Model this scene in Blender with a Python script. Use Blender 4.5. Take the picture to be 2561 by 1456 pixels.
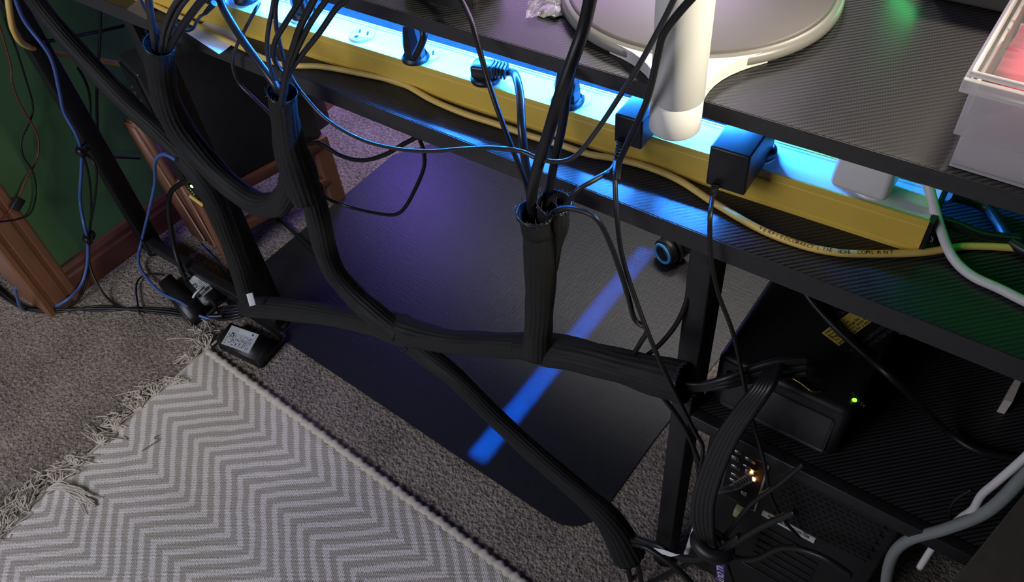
import bpy, bmesh, math, random
from mathutils import Vector, Matrix
random.seed(7)
sc = bpy.context.scene
for o in list(bpy.data.objects): bpy.data.objects.remove(o)
# ------------------------------------------------------------------ camera
F_PX = 1998.9
CAM = Vector((0.20227662, -0.51732174, 1.26565837))
ROW = [Vector((0.80934543, 0.58179333, -0.08085961)),      # camera right in the room
       Vector((0.38897734, -0.63386825, -0.66860492)),     # camera down
       Vector((-0.44013725, 0.50967849, -0.73923901))]     # camera forward
fw = ROW[2].normalized(); rt = (ROW[0] - fw*ROW[0].dot(fw)).normalized(); dn = fw.cross(rt)
cam_d = bpy.data.cameras.new('camera'); cam = bpy.data.objects.new('camera', cam_d)
sc.collection.objects.link(cam)
cam_d.sensor_width = 36.0; cam_d.sensor_fit = 'HORIZONTAL'; cam_d.lens = F_PX/2561*36.0; cam_d.clip_start = .02
cam.matrix_world = Matrix(((rt.x, -dn.x, -fw.x, CAM.x), (rt.y, -dn.y, -fw.y, CAM.y), (rt.z, -dn.z, -fw.z, CAM.z), (0, 0, 0, 1)))
sc.camera = cam
# ------------------------------------------------------------------ world, exposure, room light
sc.view_settings.view_transform = 'Standard'; sc.view_settings.look = 'None'
sc.view_settings.exposure = 0.0; sc.view_settings.gamma = 1.0; sc.view_settings.use_curve_mapping = False
w = bpy.data.worlds.new('dim_room'); sc.world = w; w.use_nodes = True
w.node_tree.nodes['Background'].inputs[0].default_value = (0.85, 0.9, 1.0, 1); w.node_tree.nodes['Background'].inputs[1].default_value = 0.009
def area(name, loc, target, sx, sy, power, col, spread=180, shape='RECTANGLE', roll=None):
    d = bpy.data.lights.new(name, 'AREA'); d.shape = shape; d.size = sx; d.size_y = sy; d.energy = power; d.color = col
    d.spread = math.radians(spread)
    o = bpy.data.objects.new(name, d); sc.collection.objects.link(o); o.location = loc
    o.rotation_euler = (Vector(target)-Vector(loc)).to_track_quat('-Z', 'Y').to_euler() if roll is None else roll
    return o
area('window_daylight', (-1.0, -2.2, 1.7), (-0.95, -0.45, 0.0), 1.2, 1.0, 15, (0.86, 0.87, 1.0), spread=110)
area('ceiling_lamp', (0.25, 1.35, 2.3), (-0.3, 0.7, 0.0), .30, .30, 22, (1.0, 0.84, 0.70))
area('mat_sheen_light', (-0.75, 1.40, 1.95), (-0.4, 0.7, 0.0), .45, .35, 11.5, (0.95, 0.92, 0.95))  # added light that gives the far mat its sheen, not a real window
area('desk_lamp_light', (0.58, -0.02, 1.26), (0.0, 0.0, 0.95), .06, .06, .62, (1.0, 0.92, 0.72), spread=45)
area('monitor_back_glow', (-0.38, 0.40, 1.04), (-0.26, 0.10, 0.87), .5, .05, 1.4, (0.66, 0.36, 1.0))
area('green_monitor_glow', (0.062, 0.262, 0.892), (-0.02, 0.19, 0.878), .05, .012, .022, (0.02, 1.0, 0.22))
area('purple_floor_glow', (-1.27, 0.80, 0.42), (-1.16, 0.50, 0.0), .16, .05, 1.9, (0.22, 0.12, 1.0))
area('blue_band_light', (-0.366, 0.30, 0.66), (-0.366, 0.30, 0.0),  .034, .62, .55, (0.0, 0.13, 1.0), spread=2, roll=(0, 0, 0))  # added light for the blue band on the mat, true source unknown

# ------------------------------------------------------------------ helpers
def ray(px, py):
    return rt*((px-1280.5)/F_PX) + dn*((py-728)/F_PX) + fw
def Z(px, py, z):
    r = ray(px, py); return CAM + r*((z-CAM.z)/r.z)
def Y(px, py, y):
    r = ray(px, py); return CAM + r*((y-CAM.y)/r.y)
def X(px, py, x):
    r = ray(px, py); return CAM + r*((x-CAM.x)/r.x)
WL = {}
col = sc.collection
def thing(name, loc, label, cat, group=None):
    o = bpy.data.objects.new(name, None); col.objects.link(o); o.empty_display_size = .02
    o.location = loc; WL[o] = Vector(loc); tag(o, label, cat, group); return o
def tag(o, label=None, cat=None, group=None, kind=None):
    if label: o['label'] = label
    if cat: o['category'] = cat
    if group: o['group'] = group
    if kind: o['kind'] = kind
    return o
class MB:
    def __init__(s): s.v = []; s.f = []; s.sm = []
    def add(s, vs, fs, smooth=False):
        n = len(s.v); s.v += [Vector(v) for v in vs]; s.f += [tuple(i+n for i in f) for f in fs]; s.sm += [smooth]*len(fs); return s
    def bm(s, b, M=None, smooth=False):
        if M is not None: b.transform(M)
        b.verts.ensure_lookup_table(); b.faces.ensure_lookup_table()
        for i, v in enumerate(b.verts): v.index = i
        s.add([v.co.copy() for v in b.verts], [[v.index for v in f.verts] for f in b.faces], smooth); b.free(); return s
    def box(s, lo, hi, bev=0, M=None, seg=2, smooth=False):
        b = bmesh.new(); bmesh.ops.create_cube(b, size=1)
        lo = Vector(lo); hi = Vector(hi)
        for v in b.verts: v.co = Vector((lo[i] + (v.co[i]+.5)*(hi[i]-lo[i]) for i in range(3)))
        if bev: bmesh.ops.bevel(b, geom=b.edges[:], offset=bev, segments=seg, affect='EDGES', profile=.5)
        return s.bm(b, M, smooth or bev > 0)
    def cyl(s, p0, p1, r0, r1=None, seg=20, caps=True, smooth=True):
        r1 = r0 if r1 is None else r1; p0 = Vector(p0); p1 = Vector(p1); a = (p1-p0).normalized()
        u = a.orthogonal().normalized(); w_ = a.cross(u); vs = []; fs = []
        for p, r in ((p0, r0), (p1, r1)):
            vs += [p + (u*math.cos(2*math.pi*i/seg) + w_*math.sin(2*math.pi*i/seg))*r for i in range(seg)]
        fs = [(i, (i+1) % seg, seg+(i+1) % seg, seg+i) for i in range(seg)]
        s.add(vs, fs, smooth)
        if caps: s.add(vs, [tuple(range(seg))[::-1], tuple(range(seg, 2*seg))])
        return s
    def lathe(s, c, prof, seg=48, axis=(0, 0, 1), smooth=True):
        c = Vector(c); a = Vector(axis).normalized(); u = a.orthogonal().normalized() if abs(a.z) < .99 else Vector((1, 0, 0)); w_ = a.cross(u)
        vs = []; fs = []; n = len(prof)
        for r, h in prof:
            vs += [c + a*h + (u*math.cos(2*math.pi*i/seg)+w_*math.sin(2*math.pi*i/seg))*r for i in range(seg)]
        for k in range(n-1):
            fs += [(k*seg+i, k*seg+(i+1) % seg, (k+1)*seg+(i+1) % seg, (k+1)*seg+i) for i in range(seg)]
        return s.add(vs, fs, smooth)
    def prism(s, poly, z0, z1, M=None, smooth=False):
        n = len(poly); vs = [Vector((p[0], p[1], z0)) for p in poly]+[Vector((p[0], p[1], z1)) for p in poly]
        if M is not None: vs = [M @ v for v in vs]
        s.add(vs, [(i, (i+1) % n, n+(i+1) % n, n+i) for i in range(n)], smooth)
        return s.add(vs, [tuple(range(n))[::-1], tuple(range(n, 2*n))])
    def tube(s, pts, r, seg=10, sub=6, ribs=0, ribh=.08, flat=1.0, caps=True, jit=0.0, open_=False):
        pts = [Vector(p) for p in pts]; n = len(pts)
        rs = r if isinstance(r, (list, tuple)) else [r]*n
        P_ = []; RR = []
        for i in range(n-1):
            a = pts[max(i-1, 0)]; b = pts[i]; c = pts[i+1]; d = pts[min(i+2, n-1)]
            for k in range(sub):
                t = k/sub; t2 = t*t; t3 = t2*t
                P_.append(.5*((2*b)+(c-a)*t+(2*a-5*b+4*c-d)*t2+(3*b-a-3*c+d)*t3)); RR.append(rs[i]+(rs[i+1]-rs[i])*t)
        P_.append(pts[-1]); RR.append(rs[-1]); m = len(P_); vs = []
        T = [(P_[min(i+1, m-1)]-P_[max(i-1, 0)]).normalized() for i in range(m)]
        u = T[0].orthogonal().normalized()
        ph = [random.uniform(0, 6.28) for _ in range(4)]
        for i in range(m):
            u = (u - T[i]*u.dot(T[i])).normalized(); w_ = T[i].cross(u)
            for k in range(seg):
                th = 2*math.pi*k/seg; q = RR[i]
                if ribs: q *= 1+ribh*(math.cos(ribs*th+.35*math.sin(i*.35+ph[0])) * (1+.5*math.sin(th*2+i*.2+ph[1]))) + jit*math.sin(th*3+i*.5+ph[2])*.5 + jit*math.sin(i*.23+ph[3])*.5
                vs.append(P_[i] + u*math.cos(th)*q + w_*math.sin(th)*q*flat)
        fs = [(i*seg+k, i*seg+(k+1) % seg, (i+1)*seg+(k+1) % seg, (i+1)*seg+k) for i in range(m-1) for k in range(seg)]
        s.add(vs, fs, True)
        if caps: s.add(vs[:seg], [tuple(range(seg))[::-1]]); s.add(vs[-seg:], [tuple(range(seg))])
        s.path = P_; s.tang = T
        return s
    def build(s, name, mat, parent=None, label=None, cat=None, group=None, kind=None, uv=None):
        base = WL[parent] if parent else None
        if parent: org = base
        else:
            xs = [v.x for v in s.v]; ys = [v.y for v in s.v]; zs = [v.z for v in s.v]
            org = Vector(((min(xs)+max(xs))/2, (min(ys)+max(ys))/2, min(zs)))
        me = bpy.data.meshes.new(name); me.from_pydata([tuple(v-org) for v in s.v], [], s.f); me.update()
        me.polygons.foreach_set('use_smooth', s.sm)
        b = bmesh.new(); b.from_mesh(me); bmesh.ops.remove_doubles(b, verts=b.verts[:], dist=1e-6); bmesh.ops.recalc_face_normals(b, faces=b.faces[:]); b.to_mesh(me); b.free()
        if uv:
            l = me.uv_layers.new(name='UVMap')
            for lp in me.loops: l.data[lp.index].uv = uv(me.vertices[lp.vertex_index].co+org)
        o = bpy.data.objects.new(name, me); col.objects.link(o); me.materials.append(M[mat] if isinstance(mat, str) else mat)
        if parent: o.parent = parent; WL[o] = WL[parent]
        else: o.location = org; WL[o] = org.copy()
        tag(o, label, cat, group, kind); return o
def text(mb, s, size, o, xd, yd, lift=.0004, align='LEFT', bold=0):
    c = bpy.data.curves.new('t', 'FONT'); c.body = s; c.size = size; c.align_x = align; c.offset = bold
    ob = bpy.data.objects.new('t', c); col.objects.link(ob); dg = bpy.context.evaluated_depsgraph_get(); dg.update()
    me = bpy.data.meshes.new_from_object(ob.evaluated_get(dg)); xd = Vector(xd).normalized(); yd = Vector(yd).normalized(); n = xd.cross(yd)
    mb.add([Vector(o)+xd*v.co.x+yd*v.co.y+n*lift for v in me.vertices], [tuple(p.vertices) for p in me.polygons])
    bpy.data.objects.remove(ob); bpy.data.meshes.remove(me); bpy.data.curves.remove(c)

# ------------------------------------------------------------------ materials
M = {}
class NT:
    def __init__(s, name):
        m = bpy.data.materials.new(name); m.use_nodes = True; s.m = m; s.t = m.node_tree; s.b = s.t.nodes['Principled BSDF']; M[name] = m
    def n(s, typ, **kw):
        nd = s.t.nodes.new(typ)
        for k, v in kw.items():
            if k.startswith('i_'): nd.inputs[int(k[2:])].default_value = v
            else: setattr(nd, k, v)
        return nd
    def l(s, a, b): s.t.links.new(a, b)
    def math(s, op, a, b=None, c=None):
        nd = s.n('ShaderNodeMath', operation=op)
        for i, x in enumerate((a, b, c)):
            if x is None: continue
            if isinstance(x, (int, float)): nd.inputs[i].default_value = x
            else: s.l(x, nd.inputs[i])
        return nd.outputs[0]
    def mix(s, fac, a, b):
        nd = s.n('ShaderNodeMix', data_type='RGBA')
        for i, x in ((0, fac), (6, a), (7, b)):
            if isinstance(x, (int, float)): nd.inputs[i].default_value = x
            elif isinstance(x, tuple): nd.inputs[i].default_value = (*x[:3], 1)
            else: s.l(x, nd.inputs[i])
        return nd.outputs[2]
    def co(s, out='Object', scale=None):
        o = s.n('ShaderNodeTexCoord').outputs[out]
        if scale:
            mp = s.n('ShaderNodeMapping'); mp.inputs['Scale'].default_value = scale; s.l(o, mp.inputs[0]); o = mp.outputs[0]
        return o
    def noise(s, sc_, co=None, detail=3, rough=.6):
        nd = s.n('ShaderNodeTexNoise'); nd.inputs['Scale'].default_value = sc_; nd.inputs['Detail'].default_value = detail; nd.inputs['Roughness'].default_value = rough
        s.l(co or s.co(), nd.inputs['Vector']); return nd.outputs[0]
    def bump(s, h, strength=.3, dist=.002):
        nd = s.n('ShaderNodeBump'); nd.inputs['Strength'].default_value = strength; nd.inputs['Distance'].default_value = dist
        s.l(h, nd.inputs['Height']); s.l(nd.outputs[0], s.b.inputs['Normal'])
    def set(s, **kw):
        for k, v in kw.items():
            inp = s.b.inputs[k.replace('_', ' ')]
            if isinstance(v, (int, float)): inp.default_value = v
            elif isinstance(v, tuple): inp.default_value = (*v[:3], 1)
            else: s.l(v, inp)
        return s
def plain(name, c, rough=.5, var=.25, nscale=60, bump=.1, bs=300, metal=0, spec=.5, bd=.0005):
    t = NT(name); nz = t.noise(nscale)
    t.set(Base_Color=t.mix(nz, tuple(x*(1-var) for x in c), tuple(min(1, x*(1+var)) for x in c)), Roughness=rough, Metallic=metal, Specular_IOR_Level=spec)
    if bump: t.bump(t.noise(bs, detail=2), bump, bd)
    return t
def emit(name, c, strength):
    t = NT(name); t.set(Base_Color=c, Emission_Color=c, Emission_Strength=strength, Roughness=.4)
plain('black_plastic', (.013, .013, .014), .40)
plain('black_rubber', (.010, .010, .011), .42, bump=.05)
plain('black_satin', (.03, .03, .032), .28, bump=.04)
plain('dark_void', (.004, .004, .005), .8)
plain('black_metal', (.013, .013, .014), .42, bump=.15, bs=900)
plain('pc_metal', (.010, .010, .011), .5, bump=.2, bs=900)
plain('white_plastic', (.78, .77, .74), .32, var=.04, bump=.03)
plain('white_cable', (.75, .73, .72), .45, var=.05)
plain('grey_cable', (.23, .25, .24), .5, var=.08)
plain('grey_plate', (.12, .11, .10), .42, var=.06, bump=.06, bs=1200)
plain('rim_grey', (.26, .25, .235), .35, var=.05)
plain('white_enamel', (.82, .82, .80), .25, var=.04, bump=.02)
plain('yellow_enamel', (.78, .54, .09), .38, var=.10, nscale=25, bump=.08)
plain('yellow_cable', (.80, .55, .14), .45, var=.06)
plain('blue_cable', (.07, .14, .40), .4, var=.1)
plain('red_wire', (.22, .035, .03), .5)
plain('paper_white', (.62, .66, .66), .6, var=.06)
plain('paper_bright', (.80, .82, .82), .6, var=.04)
plain('ink', (.03, .03, .03), .7, bump=0)
plain('ink_brown', (.05, .035, .01), .7, bump=0)
plain('label_yellow', (.75, .55, .10), .5, var=.08)
plain('label_grey', (.16, .14, .13), .6)
plain('purple_tag', (.10, .05, .30), .5)
plain('tag_print', (.7, .7, .8), .6)
plain('chrome', (.7, .7, .7), .2, metal=1, bump=0)
plain('brass', (.6, .42, .15), .3, metal=1, bump=0)
plain('cotton', (.60, .54, .46), .9, var=.2, nscale=200, bump=.3, bs=1500)
plain('red_cloth', (.55, .03, .09), .7, var=.5, nscale=25)
plain('orange_cloth', (.85, .22, .10), .7, var=.3, nscale=30)
plain('grey_plastic', (.045, .045, .047), .5)
plain('blue_ring', (.08, .40, .75), .3, var=.05)
plain('brown_board', (.10, .085, .065), .7, var=.3, nscale=90)
plain('grey_cloth', (.34, .33, .36), .9, var=.3, nscale=18)
plain('green_board', (.05, .25, .06), .5)
plain('pale_green', (.45, .62, .30), .5)
emit('led_green', (.35, 1.0, .10), 14)
emit('led_dim_green', (.25, .9, .03), 2.2)
emit('led_orange', (1.0, .36, .05), 30)
emit('led_blue_chip', (.026, .24, 1.0), 4000)
emit('led_green_chip', (.02, 1.0, .20), 18)
# green wall paint
t = NT('green_paint'); nz = t.noise(7); t.set(Base_Color=t.mix(nz, (.11, .275, .11), (.14, .335, .135)), Roughness=.62); t.bump(t.noise(140), .15, .001)
# red-brown oak
def wood(name, a, b, sc_):
    t = NT(name); c = t.co(scale=sc_); n1 = t.noise(6, c, 5, .6); n2 = t.noise(40, c, 3, .7)
    f = t.math('ADD', t.math('MULTIPLY', n1, .7), t.math('MULTIPLY', n2, .35))
    t.set(Base_Color=t.mix(f, a, b), Roughness=.45); t.bump(n2, .12, .0008)
wood('oak', (.12, .050, .026), (.34, .155, .085), (14, 14, 1.2))
wood('oak_lengthwise', (.10, .036, .024), (.30, .115, .075), (14, 1.2, 14))
# carpet
t = NT('carpet'); v = t.n('ShaderNodeTexVoronoi'); v.inputs['Scale'].default_value = 190; v.inputs['Randomness'].default_value = 1
cc = t.co(); t.l(cc, v.inputs['Vector']); n1 = t.noise(120, cc, 4, .7); n2 = t.noise(9, cc, 3); n3 = t.noise(420, cc, 2)
f = t.math('MULTIPLY', t.math('ADD', n1, t.math('MULTIPLY', n2, .35)), .85)
cr = t.n('ShaderNodeValToRGB'); cr.color_ramp.elements[0].position = .40; cr.color_ramp.elements[0].color = (.105, .084, .070, 1)
cr.color_ramp.elements[1].position = .72; cr.color_ramp.elements[1].color = (.48, .41, .345, 1); t.l(f, cr.inputs[0])
t.set(Base_Color=cr.outputs[0], Roughness=.95, Specular_IOR_Level=.1)
t.bump(t.math('ADD', t.math('MULTIPLY', n1, 1.2), t.math('MULTIPLY', v.outputs['Distance'], -.6)), 1.0, .006)
# woven vinyl mat
t = NT('chair_mat'); c = t.co(); sx = t.n('ShaderNodeSeparateXYZ'); t.l(c, sx.inputs[0])
na = t.noise(1, t.co(scale=(30, 330, 1)), 2); nb = t.noise(1, t.co(scale=(330, 30, 1)), 2); nn = t.math('ADD', na, nb)
t.set(Base_Color=t.mix(t.math('MULTIPLY', nn, .5), (.003, .0035, .005), (.022, .023, .027)), Roughness=.46, Specular_IOR_Level=.7)
t.bump(nn, .5, .0012)
# carbon fibre wrap on the boards: twill of square cells
def carbon(name, plane, edge=False):
    t = NT(name); c = t.co(); sx = t.n('ShaderNodeSeparateXYZ'); t.l(c, sx.inputs[0]); cell = .00155
    a = t.math('FLOOR', t.math('MULTIPLY', sx.outputs[0], 1/cell)); b = t.math('FLOOR', t.math('MULTIPLY', sx.outputs[1], 1/cell))
    m = t.math('FLOORED_MODULO', t.math('SUBTRACT', a, b), 4.0); on = t.math('LESS_THAN', m, 1.9)
    dust = t.noise(30)
    t.set(Base_Color=t.mix(on, (.009, .009, .010), (.040, .040, .041)), Roughness=t.math('MULTIPLY_ADD', on, .16, .34), Specular_IOR_Level=.28)
    t.bump(on, .35, .0004)
carbon('carbon', 'xy')
plain('edge_band', (.030, .029, .030), .55, var=.3, nscale=120, bump=.2, bs=800)
# chevron rug, drawn on its own lengths (metres along the rug)
t = NT('chevron'); uvn = t.n('ShaderNodeTexCoord').outputs['UV']; sx = t.n('ShaderNodeSeparateXYZ'); t.l(uvn, sx.inputs[0]); U_, V_ = sx.outputs[0], sx.outputs[1]
wob = t.noise(14, uvn, 2); jit = t.noise(420, uvn, 1)
vq = t.math('MULTIPLY', t.math('FLOOR', t.math('MULTIPLY', V_, 1/.0042)), .0042)
tr = t.math('FRACT', t.math('MULTIPLY', t.math('SUBTRACT', vq, .063), 1/.171))
tri = t.math('SUBTRACT', t.math('ABSOLUTE', t.math('MULTIPLY_ADD', tr, 4.0, -2.0)), 1.0)
s_ = t.math('SUBTRACT', U_, t.math('MULTIPLY', tri, .050))
s_ = t.math('ADD', s_, t.math('MULTIPLY', t.math('SUBTRACT', wob, .5), .016)); s_ = t.math('ADD', s_, t.math('MULTIPLY', t.math('SUBTRACT', jit, .5), .0045))
fr = t.math('FRACT', t.math('MULTIPLY', s_, 1/.0329)); wht = t.math('LESS_THAN', fr, .47)
yarn = t.math('SINE', t.math('MULTIPLY', t.math('ADD', U_, t.math('MULTIPLY', V_, .55)), 2*math.pi/.0036)); yarn2 = t.math('SINE', t.math('MULTIPLY', V_, 2*math.pi/.0042))
tone = t.noise(5, uvn, 3); big = t.math('MULTIPLY_ADD', tone, .30, .85)
base = t.mix(wht, (.54, .495, .44), (.86, .81, .76))
cm = t.n('ShaderNodeMix', data_type='RGBA', blend_type='MULTIPLY'); cm.inputs[0].default_value = 1; t.l(base, cm.inputs[6]); t.l(big, cm.inputs[7])
t.set(Base_Color=cm.outputs[2], Roughness=.95, Specular_IOR_Level=.08)
t.bump(t.math('ADD', t.math('MULTIPLY', t.math('MULTIPLY', yarn, yarn2), .4), t.math('ADD', t.math('MULTIPLY', wht, .8), jit)), .7, .0022)
# braided sleeve
t = NT('sleeve'); nz = t.noise(1, t.co(scale=(900, 900, 120)), 2); t.set(Base_Color=t.mix(nz, (.008, .0085, .0085), (.026, .027, .027)), Roughness=.62, Specular_IOR_Level=.25); t.bump(nz, .4, .0008)
# clear and milky plastics
t = NT('milky_plastic'); t.set(Base_Color=(.62, .59, .61), Roughness=.42, Alpha=.78); t.bump(t.noise(25), .1, .002)
t = NT('clear_plastic'); t.set(Base_Color=(.85, .85, .85), Roughness=.15, Alpha=.06, Specular_IOR_Level=.2)
t = NT('film'); t.set(Base_Color=(.85, .82, .90), Roughness=.10, Alpha=.25, Specular_IOR_Level=1.0); t.bump(t.noise(70), .9, .004)

# ================================================================== the room
b = MB(); b.add([(-2.6, -3, 0), (2.6, -3, 0), (2.6, 3.4, 0), (-2.6, 3.4, 0)], [(0, 1, 2, 3)])
b.build('floor', 'carpet', label='short beige cut-pile carpet', kind='structure')
b = MB(); b.box((-1.52, -.235, 0), (-1.40, 3.4, 2.4)); b.build('wall_left', 'green_paint', label='dark green painted wall', kind='structure')
# baseboard with a stepped top, along the wall
b = MB(); prof = [(-1.40, 0), (-1.385, 0), (-1.385, .052), (-1.388, .058), (-1.388, .070), (-1.393, .080), (-1.40, .082)]
n = len(prof); ys = (-.168, 3.4); vs = [(p[0], y, p[1]) for y in ys for p in prof]
b.add(vs, [(i, (i+1) % n, n+(i+1) % n, n+i) for i in range(n)]+[tuple(range(n))[::-1], tuple(range(n, 2*n))])
b.build('baseboard_left', 'oak_lengthwise', label='red-brown wooden baseboard under the green wall', kind='structure')
# door casing with grooves
b = MB(); cp = [(-1.40, -.168), (-1.383, -.168), (-1.380, -.172), (-1.380, -.184), (-1.384, -.188), (-1.384, -.192), (-1.379, -.197), (-1.379, -.221), (-1.384, -.225), (-1.384, -.229), (-1.379, -.234), (-1.379, -.243), (-1.383, -.247), (-1.52, -.247), (-1.52, -.235), (-1.40, -.235)]
b.prism(cp, 0, 2.2); b.build('trim_1', 'oak', label='wide oak door casing with grooves', kind='structure')
b = MB(); b.box((-2.6, -3, 0), (-2.56, 3.4, 2.4)); b.build('wall_hall', 'grey_cloth', label='pale hall wall beyond the doorway', kind='structure')

# ================================================================== desk
ZD = .74
desk = thing('desk', (-.45, 0, 0), 'long black desk with carbon-fibre pattern top on black steel legs', 'desk')
b = MB(); b.box((-1.37, -.004, .716), (.47, .66, ZD)); dt = b.build('desktop', 'carbon', desk)
b = MB(); b.box((-1.37, -.0052, .7165), (.47, -.004, .7395)); b.build('edge_band', 'edge_band', dt)
for lx in (-1.35, -.915, .0, .45):
    b = MB(); b.box((lx-.0125, -.003, .012), (lx+.0125, .037, .716), .002); lg = b.build('leg', 'black_metal', desk)
    b = MB(); b.cyl((lx, .017, 0), (lx, .017, .013), .020, .017); b.build('foot', 'black_rubber', lg)
for lx in (-1.35, .45):
    b = MB(); b.box((lx-.0125, .56, .0), (lx+.0125, .60, .716), .002); b.build('leg', 'black_metal', desk)
b = MB(); b.box((-1.337, .0, .020), (-.93, .022, .048), .002); b.build('floor_rail', 'black_metal', desk)
b = MB(); b.box((.013, -.003, .424), (.438, .012, .446), .0015); b.build('shelf_rail', 'black_metal', desk)
b = MB(); b.box((.013, .012, .430), (.438, .58, .445)); b.build('side_shelf', 'carbon', desk)
b = MB(); b.box((-.90, .20, .69), (-.013, .23, .715), .002); b.build('cross_rail', 'black_metal', desk)
# raised board for the monitors
ZS = .872
rz = thing('monitor_riser', (-.4, .2, ZD), 'raised carbon-fibre pattern shelf above the desktop', 'shelf')
def re(x): return .0095+.0205*x
b = MB(); b.prism([(-1.3, re(-1.3)), (.5, re(.5)), (.5, .32), (-1.3, .32)], ZS-.016, ZS); sh = b.build('shelf_board', 'carbon', rz)
b = MB(); b.prism([(-1.3, re(-1.3)-.0012), (.5, re(.5)-.0012), (.5, re(.5)), (-1.3, re(-1.3))], ZS-.0158, ZS-.0003); b.build('edge_band', 'edge_band', sh)
for x in (-1.27, .46):
    b = MB(); b.box((x-.012, .06, ZD), (x+.012, .30, ZS-.016), .001); b.build('side_support', 'black_metal', rz)
# light strip glued under the raised shelf
ls = thing('led_strip', (-.4, .128, ZS-.018), 'thin light strip of blue and green diodes under the raised shelf', 'light strip')
b = MB(); b.box((-1.15, .122, ZS-.0185), (.36, .134, ZS-.0162)); b.build('strip_tape', 'white_plastic', ls)
x = -1.13; chip = None
while x < .35:
    mname = 'led_blue_chip' if x < -.02 else 'led_green_chip'
    if x < -.02 or x > .16:
        b = MB(); b.box((x-.004, .1255, ZS-.0202), (x+.004, .1305, ZS-.0186)); b.build('diode', mname, ls)
    x += .024

# ================================================================== power strip
ang = math.atan(.046); e1 = Vector((-math.cos(ang), -math.sin(ang), 0)); e2 = Vector((-math.sin(ang), math.cos(ang), 0)); PO = Vector((.17, .068, ZD))
def PS(s, w_, h): return PO + e1*s + e2*w_ + Vector((0, 0, h))
PSM = Matrix(((e1.x, e2.x, 0, PO.x), (e1.y, e2.y, 0, PO.y), (0, 0, 1, PO.z), (0, 0, 0, 1)))
ps = thing('power_strip', PS(.6, .024, 0), 'long yellow metal power strip with white outlet face on the desktop', 'power strip')
LEN = 1.22; H = .038
def extr(prof, s0, s1):
    n = len(prof); b = MB(); vs = [PS(s, p[0], p[1]) for s in (s0, s1) for p in prof]
    b.add(vs, [(i, (i+1) % n, n+(i+1) % n, n+i) for i in range(n)]+[tuple(range(n))[::-1], tuple(range(n, 2*n))]); return b
extr([(-.001, 0), (-.001, .0035), (.0004, .0045), (.0004, .0062), (0, .007), (0, .0295), (.0006, .0302), (.0006, .0316), (0, .0322), (0, H), (.0022, H), (.0022, H-.003), (.0458, H-.003), (.0458, H), (.048, H), (.048, 0)], .002, LEN-.002).build('housing', 'yellow_enamel', ps)
extr([(.0023, H-.003), (.0023, H-.0008), (.0405, H-.0008), (.0412, H-.0018), (.0422, H-.0018), (.043, H-.0008), (.0457, H-.0008), (.0457, H-.003)], .003, LEN-.003).build('outlet_face', 'white_enamel', ps)
for s0, s1 in ((-.002, .002), (LEN-.002, LEN+.002)):
    extr([(-.001, 0), (-.001, H), (.049, H), (.049, 0)], s0, s1).build('end_cap', 'black_plastic', ps)
b = MB(); b.cyl(PS(-.002, .010, .012), PS(-.006, .010, .012), .003); b.build('screw', 'chrome', ps)
b = MB(); b.tube([PS(-.002, .030, .018), PS(-.020, .030, .018), PS(-.04, .035, .012), PS(-.07, .05, .007)], .0048); b.build('cord_stub', 'black_rubber', ps)
outs = [.056+.0985*k+.006*min(k, 1) for k in range(12)]
for s in outs:
    c = PS(s, .022, H-.0008); b = MB(); b.lathe(c, [(.0, .0022), (.0148, .0022), (.0158, .0016), (.0162, 0)], 36); ol = b.build('outlet', 'white_enamel', ps)
    b = MB()
    for ds, dw, ws, ww in ((-.0062, .004, .0012, .0042), (.0062, .004, .0012, .0036)):
        q = PS(s+ds, .022+dw, H+.0013); b.box((-ws, -ww, 0), (ws, ww, .0004), M=Matrix.Translation(q) @ Matrix.Rotation(ang+.6, 4, 'Z'))
    q = PS(s+.002, .022-.0075, H+.0013); b.cyl(q, q+Vector((0, 0, .0004)), .0026, seg=12)
    b.build('slots', 'dark_void', ol)
def outlet_near(x): return min(outs, key=lambda s: abs(PS(s, 0, 0).x-x))

# ================================================================== things plugged in
def plug_tall(px, py, label, tilt=0, cordpts=None, h=.046, rr=.0125):
    c = Z(px, py, ZD+H+.0008); r_ = thing('power_plug', c, label, 'plug')
    b = MB(); b.lathe(c, [(0, 0), (rr*1.28, 0), (rr*1.30, .002), (rr*1.16, .004), (rr*1.1, .0055)], 28); b.build('flange', 'black_rubber', r_)
    b = MB(); prof = []
    for k, (sc_, hh) in enumerate(((1.05, .005), (1.08, .018), (.98, .024), (.78, .040), (.50, h), (.0, h+.001))):
        prof.append([c+Vector((math.cos(a_)*rr*sc_*(1.05 if i % 2 else 1), math.sin(a_)*rr*sc_*.85, hh)) for i, a_ in enumerate([2*math.pi*i/8+.2+tilt for i in range(8)])])
    vs = [v for ring in prof for v in ring]; b.add(vs, [(k*8+i, k*8+(i+1) % 8, k*8+8+(i+1) % 8, k*8+8+i) for k in range(len(prof)-1) for i in range(8)]); b.build('body', 'black_satin', r_)
    b = MB()
    for k in range(3): b.box((-.0055, -.0065, .036+k*.003), (.0055, -.0045, .0373+k*.003), M=Matrix.Translation(c) @ Matrix.Rotation(.5, 4, 'Z'))
    b.build('grip_ridges', 'grey_plastic', r_)
    if cordpts:
        b = MB(); b.tube(cordpts, .0042, 12); b.build('cord', 'black_rubber', r_)
    return r_
plug_tall(1040, 146, 'upright black power plug just left of the flat angled plug', .2, [Z(1040, 140, .812), Z(1060, 90, .845), Z(1045, 60, .85), Z(1000, 30, .848)])
plug_tall(762, 36, 'upright black power plug left of the empty outlet', .5, [Z(762, 26, .815), Z(750, -10, .84), Z(735, -60, .85)], rr=.0135)
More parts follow.
